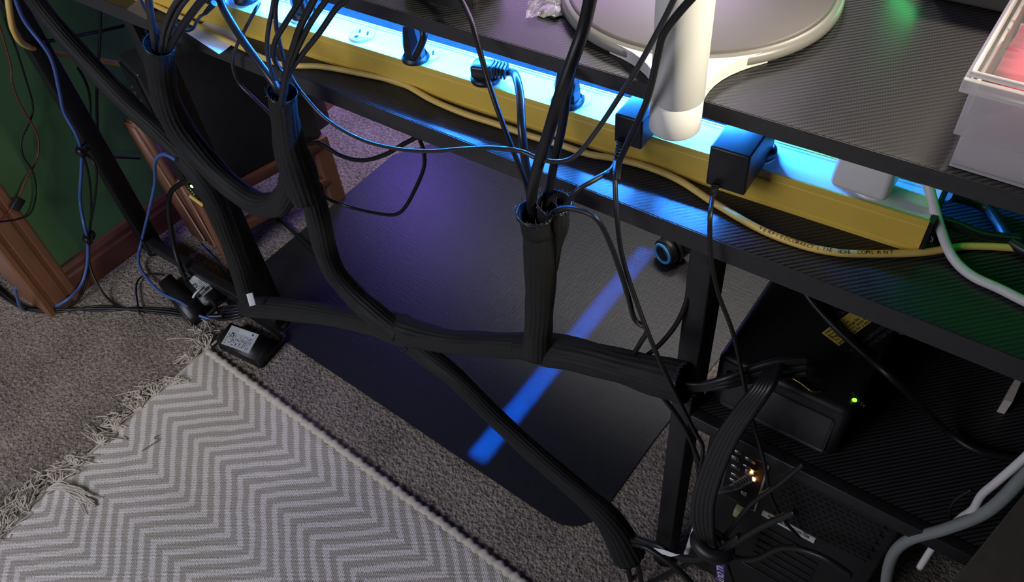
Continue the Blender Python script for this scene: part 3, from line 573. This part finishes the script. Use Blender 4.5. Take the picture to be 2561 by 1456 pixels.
la = labelled_adapter('black floor adapter with pale printed sticker beside the rug corner', [Z(536, 850, h)*1, Z(642, 902, h), Z(690, 850, h), Z(574, 803, h)], h, lab=(o, xe, ye))
b = MB(); b.tube([Z(690, 862, .014), Z(712, 848, .012), Z(700, 825, .02), Y(684, 800, -.02)], .0042); b.build('cord', 'black_rubber', la)
labelled_adapter('plain black floor adapter left of the floor rail', [Z(392, 706, .03), Z(468, 800, .03), Z(512, 768, .03), Z(424, 680, .03)], .03)
o = Z(507, 742, .028); xe = Z(532, 722, .028)-o; ye = Z(470, 700, .028)-o
lb = labelled_adapter('black floor adapter with worn silver sticker against the floor rail', [Z(455, 702, .028), Z(505, 765, .028), Z(552, 735, .028), Z(498, 672, .028)], .028, lab=(o, xe, ye))
b = MB(); b.tube([Z(484, 744, .036), Z(490, 734, .042), Z(500, 726, .042), Z(508, 720, .036)], .006, flat=.5); b.build('white_tie', 'paper_bright', lb)
b = MB(); b.tube([Z(530, 752, .03), Z(540, 770, .025), Z(520, 790, .02), Z(560, 790, .02)], .005); b.build('cord', 'black_rubber', lb)

# ================================================================== wooden stand with the small tower computer
sa = math.radians(-17)     # its long side is turned a little to the room
SC = Vector((-1.150, .245, 0))
SM = Matrix.Translation(SC) @ Matrix.Rotation(math.radians(-14), 4, 'Z')
st = thing('wooden_stand', SC, 'low red-brown wooden stand with thick legs beside the green wall', 'stand')
for (x0, x1, y0, y1, z1) in ((-.02, .035, .12, .16, .19), (.0, .045, -.165, -.125, .19), (-.115, -.075, .12, .16, .19)):
    b = MB(); b.box((x0, y0, 0), (x1, y1, z1), .006, M=SM, seg=3); b.build('leg', 'oak', st)
b = MB(); b.box((.012, -.13, .165), (.040, .135, .192), .004, M=SM); b.build('side_rail', 'oak_lengthwise', st)
b = MB(); b.box((.012, -.13, .06), (.036, .135, .085), .004, M=SM); b.build('side_rail', 'oak_lengthwise', st)
b = MB(); b.box((-.115, -.13, .165), (-.09, .135, .192), .004, M=SM); b.build('side_rail', 'oak_lengthwise', st)
b = MB(); b.box((-.09, -.155, .155), (.03, -.13, .192), .004, M=SM); b.build('end_rail', 'oak', st)
def slab(foot, top, wx, wy):
    vs = [Vector((c[0]+sx*wx/2, c[1]+sy*wy/2, c[2])) for c in (foot, top) for sx, sy in ((-1, -1), (1, -1), (1, 1), (-1, 1))]
    b = bmesh.new(); v = [b.verts.new(q) for q in vs]
    for f in ((3, 2, 1, 0), (4, 5, 6, 7), (0, 1, 5, 4), (1, 2, 6, 5), (2, 3, 7, 6), (3, 0, 4, 7)): b.faces.new([v[k] for k in f])
    bmesh.ops.bevel(b, geom=b.edges[:], offset=.007, segments=3, affect='EDGES'); return MB().bm(b, smooth=True)
slab((-1.285, .112, 0), (-1.340, .112, .318), .054, .034).build('leg', 'oak', st)
slab((-1.236, .106, 0), (-1.246, .106, .20), .030, .020).build('end_slat', 'oak', st)
slab((-1.190, .108, 0), (-1.200, .108, .192), .054, .020).build('end_slat', 'oak', st)
pcs = thing('small_tower_computer', SC+Vector((0, 0, .193)), 'small black tower computer standing on the wooden stand', 'computer')
b = MB(); b.box((-.070, -.160, .193), (.030, .150, .50), .004, M=SM); b.build('case', 'black_satin', pcs)
b = MB(); b.box((-.062, -.164, .205), (.022, -.160, .49), M=SM); bp = b.build('rear_panel', 'pc_metal', pcs)
for k, (x, z, w_, h_) in enumerate(((-.055, .44, .012, .006), (-.052, .425, .010, .010), (-.04, .415, .012, .006), (-.03, .400, .016, .008), (-.05, .395, .010, .010), (-.02, .385, .02, .005), (-.045, .37, .014, .006))):
    b = MB(); b.box((x, -.1665, z), (x+w_, -.164, z+h_), M=SM); b.build('port', 'chrome', bp)
# network box with a bright green diode
nb = thing('network_box', Y(480, 470, .072), 'small dark network box with a bright green light', 'network box')
c = Y(486, 474, .072); b = MB(); b.box((-.035, -.004, -.02), (.02, .02, .014), .002, M=Matrix.Translation(c) @ Matrix.Rotation(-.25, 4, 'Z')); b.build('case', 'black_plastic', nb)
b = MB(); q = Y(480, 466, .056); b.box(q-Vector((.0030, .002, .0022)), q+Vector((.0030, .001, .0022)), .0007); b.build('status_light', 'led_green', nb)
b = MB()
for k in range(6): q = Y(468+k*4, 460+k*5, .066); b.cyl(q, q+Vector((.002, -.004, .003)), .0012, seg=8)
b.build('jack_pins', 'pale_green', nb)
b = MB(); b.tube([Y(476, 490, .06), Y(492, 502, .06), Y(510, 515, .06)], .004); b.build('yellow_tab', 'yellow_cable', nb)

# ================================================================== things beyond the doorway
b = MB(); rows = []
for i in range(13):
    for j in range(13):
        a = -2.05+.45*i/12; y = -.75+.45*j/12; e = math.sin(math.pi*i/12)*math.sin(math.pi*j/12)
        rows.append(Vector((a+.02*math.sin(j*2.1), y+.02*math.sin(i*1.7), .002+e*(.12+.035*math.sin(i*1.9+j*.7)+.03*math.sin(j*2.3-i*.6)))))
b.add(rows, [(i*13+j, (i+1)*13+j, (i+1)*13+j+1, i*13+j+1) for i in range(12) for j in range(12)], True)
b.build('crumpled_cloth', 'paper_bright', label='pale crumpled cloth on the floor beyond the door casing', cat='cloth')

# ================================================================== chair caster
ck = Z(1680, 618, .038); ch = thing('office_chair', Vector((ck.x, ck.y, .0035)), 'office chair foot with black caster and light blue ring on the mat', 'chair')
ax = Vector((-.34, -.94, .02)).normalized(); cw = Vector((ck.x, ck.y, .0035+.030))
for s, nm in ((-1, 0), (1, 1)):
    b = MB(); o = cw+ax*(.014*s); b.lathe(o, [(0, -.011), (.026, -.011), (.030, -.007), (.030, .007), (.026, .011), (0, .011)], 36, axis=ax); b.build('wheel', 'black_rubber', ch)
o = cw+ax*.026; b = MB(); b.lathe(o, [(.0185, .000), (.0195, .003), (.0235, .003), (.0250, .000), (.0250, -.004)], 40, axis=ax); b.build('blue_ring', 'blue_ring', ch)
b = MB(); b.lathe(o, [(0, .001), (.018, .001), (.0186, -.001)], 36, axis=ax); b.build('hub_cap', 'black_plastic', ch)
b = MB(); 
for k in range(10):
    a0 = math.radians(-10+20*k); 
hood = [cw+Vector((0, 0, 0))]
b.lathe(cw, [(.033, -.004), (.034, .0), (.033, .004)], 36, axis=ax); b.cyl(cw+Vector((.03, .012, .0)), cw+Vector((.03, .012, .075)), .011); b.build('fork', 'grey_plastic', ch)
b = MB(); b.tube([cw+Vector((.03, .012, .075)), cw+Vector((.05, .10, .095)), cw+Vector((.07, .30, .11))], [.022, .026, .034], 14, 4, flat=.7); b.build('base_arm', 'grey_plastic', ch)

# ================================================================== tower computer under the side shelf (its back to us)
PX0, PX1, PY0, PY1, PH = .032, .265, .022, .44, .418
pc = thing('tower_computer', ((PX0+PX1)/2, .23, 0), 'large black tower computer under the side shelf, its back with ports facing out', 'computer')
b = MB(); b.box((PX0, PY0, .012), (PX1, PY1, PH), .003); b.build('case', 'pc_metal', pc)
for x in (PX0+.02, PX1-.02):
    for y in (PY0+.03, PY1-.03):
        b = MB(); b.cyl((x, y, 0), (x, y, .014), .014); b.build('foot', 'black_rubber', pc)
b = MB(); b.box((.060, PY0-.003, .270), (.112, PY0, .400), .0008); io = b.build('port_plate', 'chrome', pc)
b = MB(); b.box((.063, PY0-.0038, .273), (.109, PY0-.0028, .397)); b.build('port_backing', 'dark_void', io)
for k, (x, z, w_, h_) in enumerate(((.068, .385, .008, .006), (.082, .382, .014, .006), (.066, .368, .010, .008), (.082, .366, .016, .004), (.068, .350, .012, .007), (.086, .350, .014, .012), (.070, .332, .012, .006), (.070, .318, .012, .006), (.072, .300, .008, .008), (.088, .300, .008, .008))):
    b = MB(); b.box((x, PY0-.006, z), (x+w_, PY0-.0035, z+h_), .0006); b.build('port', 'chrome', io)
q = Y(1884, 1199, PY0-.006); b = MB(); b.box(q-Vector((.0026, .001, .0026)), q+Vector((.0026, .001, .0026)), .0006); b.build('link_light', 'led_orange', io)
q = Y(1880, 1181, PY0-.006); b = MB(); b.box(q-Vector((.0014, .001, .0010)), q+Vector((.0014, .001, .0010))); b.build('activity_light', 'led_orange', io)
gr = MB(); gr.box((.130, PY0-.002, .285), (.250, PY0, .405), .001); gp = gr.build('fan_grille', 'pc_metal', pc)
hx = bmesh.new(); hm = None
for i in range(14):
    for j in range(12):
        q = Vector((.1345+.0086*i+(.0043 if j % 2 else 0), PY0-.0024, .2905+.0098*j))
        if hm is None:
            b = MB(); b.cyl((0, 0, 0), (0, -.0004, 0), .0032, seg=6, smooth=False); hole = b.build('grille_hole', 'dark_void', gp); hole.location = q-WL[gp]; hm = hole
            # shared hexagon mesh, centred
            for v in hm.data.vertices: v.co += WL[gp]
        else:
            o = hm.copy(); col.objects.link(o); o.location = q-WL[gp]
b = MB(); b.box((.120, PY0-.0016, .268), (.190, PY0, .281)); sk = b.build('sticker', 'paper_bright', pc)
b = MB(); x = .128
while x < .183:
    w_ = random.choice((.0004, .0008, .0012)); b.box((x, PY0-.0020, .2735), (x+w_, PY0-.0016, .2795)); x += w_+random.choice((.0006, .0009))
b.build('barcode', 'ink', sk)
for k in range(6):
    b = MB(); b.box((.125, PY0-.002, .130+.020*k), (.205, PY0, .142+.020*k), .0006); b.build('slot_cover', 'pc_metal', pc)
b = MB(); b.box((.07, PY0-.002, .03), (.215, PY0, .115), .001); b.build('power_supply_plate', 'black_metal', pc)
b = MB(); q = Y(1848, 1280, PY0-.008); b.box(q-Vector((.006, .006, .009)), q+Vector((.006, .006, .009)), .002); b.build('green_plug', 'pale_green', pc)
# white network plug with its boot
wl = thing('white_network_cable', Y(1860, 1205, .0), 'short white network plug glowing orange at the computer ports', 'cable')
b = MB(); b.tube([Y(1878, 1186, .015), Y(1868, 1200, .005), Y(1852, 1214, -.01), Y(1832, 1221, -.02), Y(1815, 1224, -.028), Y(1770, 1240, -.03), Y(1752, 1268, -.03), Y(1738, 1320, -.03), Y(1722, 1370, -.025), Y(1716, 1388, -.02)], .0036, 12); b.build('jacket', 'white_cable', wl)
b = MB()
for k in range(7): p = Y(1872-6*k, 1197+3.4*k, .006-.004*k); b.lathe(p, [(0, -.001), (.0058-.0002*k, -.001), (.0058-.0002*k, .001), (0, .001)], 14, axis=(Y(1872, 1197, .006)-Y(1830, 1221, -.02)))
b.build('boot', 'white_cable', wl)

# ================================================================== battery backup on the side shelf
U0 = Vector((.022, .030, .4455)); UT = .535
ups = thing('battery_backup', (.11, .2, .4455), 'black battery backup unit with yellow warning label on the side shelf', 'battery backup')
b = MB(); b.box((.022, .030, .4455), (.172, .40, UT), .010, seg=4); b.build('case', 'black_plastic', ups)
b = MB(); b.box((.035, .0285, .452), (.160, .031, .515), .004); b.build('end_panel', 'grey_plastic', ups)
b = MB(); q = Vector((.122, .060, UT)); b.lathe(q, [(0, .001), (.0085, .001), (.009, .0004), (.0105, .0004), (.0112, 0)], 30); b.build('power_button', 'black_satin', ups)
q = Z(2137, 1001, UT); b = MB(); b.lathe(q, [(0, .0012), (.0022, .001), (.0026, 0)], 14); b.build('power_light', 'led_dim_green', ups)
b = MB(); text(b, 'POWER', .006, Z(2125, 985, UT), (.85, -.5, 0), (.5, .85, 0), .0005); b.build('power_text', 'label_grey', ups)
# printed label areas on top: worked out on the top face, writing runs away from us
lo = Z(2050, 838, UT); xd = (Z(2190, 775, UT)-lo); xd.z = 0; xd.normalize(); yd = Vector((-xd.y, xd.x, 0))
xd_ = xd; wdt = (Z(2190, 782, UT)-lo).length
def lab(px, py): return Z(px, py, UT)
bl = Z(2098, 866, UT); xdir = (Z(2205, 786, UT)-bl).normalized(); ydir = Vector((-xdir.y, xdir.x, 0)); hh = (Z(2048, 838, UT)-bl).dot(ydir); ww = (Z(2205, 786, UT)-bl).length*1.15
m = MB(); z_ = Vector((0, 0, .0003)); m.add([bl+z_, bl+xdir*ww+z_, bl+xdir*ww+ydir*hh+z_, bl+ydir*hh+z_], [(0, 1, 2, 3)]); yl = m.build('warning_label', 'label_yellow', ups)
m = MB()
for k, s in enumerate(('power button for 2 seconds.', 'To turn on unit, press & hold', 'Plug in and charge for', 'grounded outlet', 'connected to a')):
    text(m, s, hh*.22, bl+xdir*.002+ydir*(hh*(.05+.19*k)), xdir, ydir, .0006, bold=.00003)
m.build('label_text', 'ink_brown', yl)
m = MB(); text(m, 'IMPORTANT!', hh*.26, bl+xdir*(ww*.30)+ydir*(hh*1.10), xdir, ydir, .0004); text(m, 'BATTERY SUPPORTED AND', hh*.24, bl+xdir*(.004)-ydir*(hh*.62), xdir, ydir, .0004)
text(m, 'SURGE PROTECTED OUTLETS', hh*.24, bl+xdir*(.002)-ydir*(hh*.95), xdir, ydir, .0004); text(m, 'SURGE PROTECTED', hh*.22, bl+xdir*(ww*.25)+ydir*(hh*1.55), xdir, ydir, .0004)
m.build('case_text', 'label_grey', ups)
m = MB(); q = bl+xdir*(ww*.75)-ydir*(hh*1.25); m.add([q+z_, q+xdir*.005-ydir*.005+z_, q+xdir*.006+ydir*.002+z_], [(0, 1, 2)]); m.build('arrow_mark', 'label_grey', ups)
cord('thick black cord crossing over the battery backup to the lower right', [Z(1995, 700, .56), Z(2030, 755, UT+.012), Z(2090, 820, UT+.006), Z(2160, 885, UT+.006), Z(2230, 945, UT+.006), Z(2300, 1010, .50), Z(2370, 1080, .46), Z(2450, 1130, .455), Z(2560, 1150, .455)], .0042)
cord('bent shiny metal hook on the battery backup', [Z(1982, 946, UT+.004), Z(2005, 960, UT+.004), Z(2030, 978, UT+.003), Z(2055, 979, UT+.002)], .0012, 'brass', name='wire_hook', cat='hook')

# ================================================================== cables around the right leg and the computer
for k, lab_ in enumerate(('cable leaving the level sleeve at the desk leg, top of three', 'cable leaving the level sleeve at the desk leg, middle of three', 'cable leaving the level sleeve at the desk leg, lowest of three')):
    cord(lab_, [Y(1680, 948+6*k, -.045), Y(1740, 962+5*k, -.042), Y(1810, 948+9*k, -.035), Y(1870, 925+14*k, -.02), Y(1940, 905+20*k, -.005), Y(2020, 900+16*k, .01)], .0036)
bund = ('leftmost', 'second', 'third', 'fourth', 'rightmost')
for k in range(5):
    dx = (k-2)*11
    cord('bundled computer cable beside the desk leg, %s of five' % bund[k], [Y(1945+dx*.5, 905, .0), Y(1915+dx*.8, 960, -.03), Y(1870+dx, 1020, -.045), Y(1822+dx, 1090, -.055), Y(1785+dx, 1170, -.06), Y(1760+dx, 1250, -.062), Y(1760+dx*.9, 1320, -.06), Y(1778+dx*.4, 1370, -.05)], .0042)
p = Y(1782, 1362, -.052); b = MB(); b.tube([p+Vector((math.cos(a)*.022, math.sin(a)*.015, 0)) for a in [i*math.pi/8 for i in range(17)]], .006, 8, 3, flat=1.6); b.build('cable_strap', 'black_rubber', label='black strap around the bundled computer cables', cat='strap')
tails = ([(1562, 1372), (1568, 1410), (1578, 1456), (1585, 1500)], [(1585, 1372), (1594, 1410), (1604, 1456), (1612, 1500)], [(1580, 1360), (1620, 1372), (1690, 1420), (1740, 1470)], [(1580, 1350), (1640, 1362), (1700, 1392), (1770, 1392), (1850, 1340)], [(1590, 1345), (1650, 1368), (1720, 1400), (1790, 1385), (1900, 1320), (1990, 1280)])
tl = ('left one of two cables hanging off the bottom edge', 'right one of two cables hanging off the bottom edge', 'cable running off the bottom edge below the strap', 'cable curving from the slanting sleeve to the strap', 'cable curving from the slanting sleeve past the strap to the computer')
for pts_, l_ in zip(tails, tl): cord(l_, [Y(*q, -.05) for q in pts_], .0042)
more = (([(1790, 1370), (1830, 1320), (1880, 1260), (1950, 1210), (2010, 1160)], 'cable slanting up right from the strap to the battery backup', .0030),
        ([(1760, 1375), (1720, 1410), (1660, 1440), (1600, 1475)], 'cable slanting down left from the strap', .0040),
        ([(1800, 1385), (1880, 1400), (1960, 1370), (2050, 1390), (2130, 1440)], 'cable wandering right from the strap over the computer back', .0040),
        ([(1740, 1130), (1752, 1160), (1772, 1190), (1790, 1230)], 'short dark cord beside the desk leg', .0026),
        ([(1655, 990), (1700, 1050), (1735, 1120), (1748, 1190), (1740, 1250)], 'dark cord passing behind the desk leg', .0030),
        ([(1800, 1375), (1820, 1420), (1836, 1470)], 'dark cord hanging beside the purple tag', .0030))
for pts_, l_, r__ in more: cord(l_, [Y(*q, -.035) for q in pts_], r__)
# paper flag and purple tag
b = MB(); pts_ = [Y(1634, 1371, -.055), Y(1660, 1376, -.056), Y(1690, 1387, -.056), Y(1700, 1388, -.055), Y(1678, 1393, -.058), Y(1655, 1386, -.058)]
b.add(pts_+[q+Vector((0, .0006, 0)) for q in pts_], [(0, 1, 2, 3, 4, 5), (11, 10, 9, 8, 7, 6)]+[(i, (i+1) % 6, 6+(i+1) % 6, 6+i) for i in range(6)]); b.build('paper_flag', 'paper_bright', label='small white paper flag on a cable near the bottom of the desk leg', cat='tag')
tg = thing('purple_tag', Y(1800, 1440, -.06), 'purple pull tag with white lettering at the bottom edge', 'tag')
a = Y(1788, 1395, -.058); c_ = Y(1812, 1388, -.058); d_ = Y(1812, 1446, -.058); e_ = Y(1794, 1455, -.058)
b = MB(); q4 = [a, c_, d_, e_]; b.add(q4+[q+Vector((0, .0008, 0)) for q in q4], [(0, 1, 2, 3), (7, 6, 5, 4)]+[(i, (i+1) % 4, 4+(i+1) % 4, 4+i) for i in range(4)]); b.build('tag_body', 'purple_tag', tg)
b = MB(); dirx = (e_-a).normalized(); nrm = Vector((0, -1, 0)); diry = nrm.cross(dirx); text(b, 'PULL OUT', (e_-a).length*.19, a+dirx*.002+diry*.002, dirx, diry, .0006, bold=.0002); b.build('tag_text', 'tag_print', tg)
# grey and white cables at the lower right
cord('thick grey cable bending at the lower right corner', [Y(2215, 1500, .0), Y(2218, 1440, .0), Y(2235, 1385, .0), Y(2275, 1350, .0), Y(2360, 1325, .0), Y(2450, 1290, .0), Y(2510, 1245, .0), Y(2575, 1170, .0), Y(2640, 1080, .0)], .0062, 'grey_cable')
cord('white cable crossing above the thick grey cable', [Y(2300, 1420, .012), Y(2345, 1352, .02), Y(2400, 1298, .012), Y(2432, 1275, .004), Y(2455, 1238, .0), Y(2490, 1208, -.004), Y(2540, 1165, -.004), Y(2600, 1110, -.004)], .0038, 'white_cable')
cord('dark cord hanging in the shadow at the right', [Y(2380, 1320, .02), Y(2375, 1280, .02), Y(2390, 1250, .02), Y(2430, 1225, .02)], .002)
# dark board leaning at the bottom right corner
b = MB(); p = [Z(2372, 1480, .62), Z(2575, 1218, .62), Z(2800, 1300, .62), Z(2600, 1560, .62)]
b.add([Vector((q.x, q.y, .0)) for q in p]+p, [(3, 2, 1, 0), (4, 5, 6, 7)]+[(i, (i+1) % 4, 4+(i+1) % 4, 4+i) for i in range(4)]); 
b.build('brown_box', 'brown_board', label='dark brown box at the bottom right corner', cat='box')
b = MB(); q = [Z(2512, 1000, .47), Z(2532, 1006, .47), Z(2561, 940, .47), Z(2548, 934, .47)]
b.add([Vector((v.x, v.y, .4455)) for v in q]+q, [(3, 2, 1, 0), (4, 5, 6, 7)]+[(i, (i+1) % 4, 4+(i+1) % 4, 4+i) for i in range(4)]); b.build('lit_carpet_strip', 'cotton', label='tan strip standing in for lit carpet seen through a gap at the right edge', cat='carpeting')  # added strip; its pale tan stands for lit carpet behind a gap

# ================================================================== white stand on the raised shelf
lc = Vector((-.102, .160, ZS)); R0 = .132
wsn = thing('white_stand', lc, 'white stand with round grey base plate and upright column at the shelf edge', 'stand')
b = MB(); b.lathe(lc, [(0, .0155), (R0-.010, .0155), (R0-.007, .0145), (R0-.006, .013)], 96); b.build('base_plate', 'grey_plate', wsn)
cc = Y(1692, 262, -.030); cx, cy = cc.x, -.030; RC = .0205
b = MB(); b.lathe(lc, [(R0-.008, .0138), (R0-.003, .0132), (R0, .010), (R0, .004), (R0-.008, .0), (0, 0)], 96); b.build('base_rim', 'rim_grey', wsn)
# neck: flared foot joining base and column
b = MB(); c2 = Vector((cx, cy)); dvec = (c2-lc.xy); dl = dvec.length; f_ = dvec/dl; g_ = Vector((-f_.y, f_.x)); outline = []
for k in range(13):
    q = k/12; wdt = .018+.050*(1-q)**3.2; outline.append((q, wdt))
ptsL = [lc.xy+f_*(R0-.022+(dl-R0+.022)*q)+g_*wd for q, wd in outline]; ptsR = [lc.xy+f_*(R0-.022+(dl-R0+.022)*q)-g_*wd for q, wd in outline]
b.prism([tuple(v) for v in ptsL+ptsR[::-1]], ZS+.0006, ZS+.0125); nk = b.build('neck', 'white_plastic', wsn)
b = MB(); b.lathe((cx, cy, 0), [(0, .868), (RC-.002, .868), (RC, .870), (RC, .8962), (RC-.0007, .8970)], 48); b.build('column_cap', 'white_plastic', wsn)
b = MB(); b.lathe((cx, cy, 0), [(RC-.0007, .8972), (RC+.0003, .898), (RC+.0006, 1.20), (0, 1.20)], 48); b.build('column', 'white_plastic', wsn)

# ================================================================== clear storage box
bx0, by0 = .168, .018; sb = thing('storage_box', (.28, .11, ZS), 'milky plastic storage box with hinged clear lid and red contents', 'box')
def ring(x0, y0, x1, y1, z0, z1, grow, th):
    b = MB(); b.box((x0-grow, y0-grow, z0), (x1+grow, y0-grow+th, z1), .0008); b.box((x0-grow, y1+grow-th, z0), (x1+grow, y1+grow, z1), .0008)
    b.box((x0-grow, y0-grow+th, z0), (x0-grow+th, y1+grow-th, z1), .0008); b.box((x1+grow-th, y0-grow+th, z0), (x1+grow, y1+grow-th, z1), .0008); return b
bx1, by1 = .40, .20
b = MB(); b.box((bx0, by0+.002, ZS+.0005), (bx1, by1, ZS+.003)); b.build('bottom', 'milky_plastic', sb)
ring(bx0, by0+.002, bx1, by1, ZS+.003, ZS+.030, 0, .003).build('lower_wall', 'milky_plastic', sb)
ring(bx0, by0+.002, bx1, by1, ZS+.030, ZS+.066, .005, .003).build('upper_wall', 'milky_plastic', sb)
ring(bx0, by0+.002, bx1, by1, ZS+.066, ZS+.076, .011, .004).build('rim', 'milky_plastic', sb)
b = MB(); b.box((bx0-.008, by0-.006, ZS+.0765), (bx1+.008, by1+.008, ZS+.0785), .0008); b.build('lid', 'clear_plastic', sb)
ring(bx0, by0+.004, bx1, by1, ZS+.076, ZS+.0805, .009, .0022).build('lid_frame', 'milky_plastic', sb)
b = MB(); b.box((.212, by0-.003, ZS+.060), (.245, by0+.0015, ZS+.080), .002); b.box((.218, by0-.0045, ZS+.066), (.240, by0-.0025, ZS+.0695), .0008); b.build('latch', 'white_plastic', sb)
b = MB(); b.box((bx0+.003, .105, ZS+.003), (bx1-.003, .1065, ZS+.070)); b.build('divider', 'milky_plastic', sb)
def lump(lo, hi, n=16, amp=.005):
    b = MB(); vs = []
    for j in range(n+1):
        for i in range(n+1):
            e = 0 if i in (0, n) or j in (0, n) else 1; ff = lambda k: 0 if k == 0 else 1 if k == n else .012+.976*(k-1)/(n-2); vs.append(Vector((lo[0]+(hi[0]-lo[0])*ff(i), lo[1]+(hi[1]-lo[1])*ff(j), lo[2]+(hi[2]-lo[2])*e+random.uniform(-amp, amp)*min(e, 1))))
    b.add(vs, [(j*(n+1)+i, j*(n+1)+i+1, (j+1)*(n+1)+i+1, (j+1)*(n+1)+i) for j in range(n) for i in range(n)], True)
    b.add([(lo[0], lo[1], lo[2]), (hi[0], lo[1], lo[2]), (hi[0], hi[1], lo[2]), (lo[0], hi[1], lo[2])], [(3, 2, 1, 0)]); return b
lump((bx0+.001, by0+.012, ZS+.0035), (bx1-.006, .102, ZS+.073)).build('red_cloth', 'red_cloth', label='crumpled dark red cloth inside the front half of the storage box', cat='cloth')
lump((bx0+.002, .110, ZS+.0035), (bx1-.006, by1-.006, ZS+.073)).build('orange_cloth', 'orange_cloth', label='orange cloth inside the back half of the storage box', cat='cloth')

# ================================================================== small things on the raised shelf
bg = thing('clear_bag', Z(1378, 20, ZS), 'small clear crinkled bag with a black chip on the raised shelf', 'bag')
c4 = [Z(1315, 46, ZS+.004), Z(1442, 40, ZS+.004), Z(1445, -30, ZS+.004), Z(1325, -30, ZS+.004)]
b = MB(); n = 14; vs = []
for j in range(n+1):
    for i in range(n+1):
        u, v = i/n, j/n; p = (c4[0]*(1-u)+c4[1]*u)*(1-v)+(c4[3]*(1-u)+c4[2]*u)*v; e = math.sin(math.pi*u)*min(1, v*3+.1); vs.append(p+Vector((0, 0, .006*e+random.uniform(-.0018, .0018))))
b.add(vs, [(j*(n+1)+i, j*(n+1)+i+1, (j+1)*(n+1)+i+1, (j+1)*(n+1)+i) for j in range(n) for i in range(n)]); b.build('film', 'film', bg)
b = MB(); q = Z(1375, 36, ZS); b.box(q+Vector((-.011, -.006, .0005)), q+Vector((.011, .016, .0045)), .0008); b.build('black_chip', 'black_satin', bg)
b = MB(); q = Z(1382, 8, ZS); b.box(q+Vector((-.012, -.006, .003)), q+Vector((.012, .014, .0065)), .0008); b.build('grey_insert', 'grey_plate', bg)
mc = Z(1095, 4, ZS); mo = thing('computer_mouse', mc, 'black rounded mouse with ridged side at the raised shelf edge', 'mouse')
mc = Vector((mc.x-.004, mc.y+.030, ZS)); vs = []; b = MB(); nu, nv = 36, 12
for j in range(nv+1):
    ph = (math.pi/2)*j/nv
    for i in range(nu):
        th = 2*math.pi*i/nu; ex = .55; cx_ = math.copysign(abs(math.cos(th))**ex, math.cos(th)); sy_ = math.copysign(abs(math.sin(th))**ex, math.sin(th))
        vs.append(mc+Vector((.050*cx_*math.cos(ph)**.5, .034*sy_*math.cos(ph)**.5, .038*math.sin(ph)**.8)))
b.add(vs, [(j*nu+i, j*nu+(i+1) % nu, (j+1)*nu+(i+1) % nu, (j+1)*nu+i) for j in range(nv) for i in range(nu)], True); b.build('shell', 'black_plastic', mo)
b = MB(); b.box(mc+Vector((-.022, -.0362, .008)), mc+Vector((.018, -.033, .022)), .003); b.build('inset_panel', 'black_satin', mo)
b = MB()
for k in range(14): a = math.radians(-50+6*k); q = mc+Vector((.0495*abs(math.cos(a))**.55, math.copysign(.0340*abs(math.sin(a))**.55, math.sin(a)), 0)); b.cyl(q+Vector((0, 0, .003)), q*1+Vector((-.004, 0, .026)), .0009, seg=6)
b.build('side_ridges', 'black_satin', mo)
b = MB(); b.box(Vector((.085, .250, ZS)), Vector((.30, .31, ZS+.05)), .004, M=Matrix.Rotation(0, 4, 'Z')); b.build('grey_monitor', 'grey_plate', label='grey foot of a monitor at the back of the raised shelf', cat='monitor')
b = MB(); b.box((-.95, .285, ZS), (.08, .315, ZS+.04), .002); b.build('black_monitor', 'black_plastic', label='long black monitor base at the back of the raised shelf', cat='monitor')
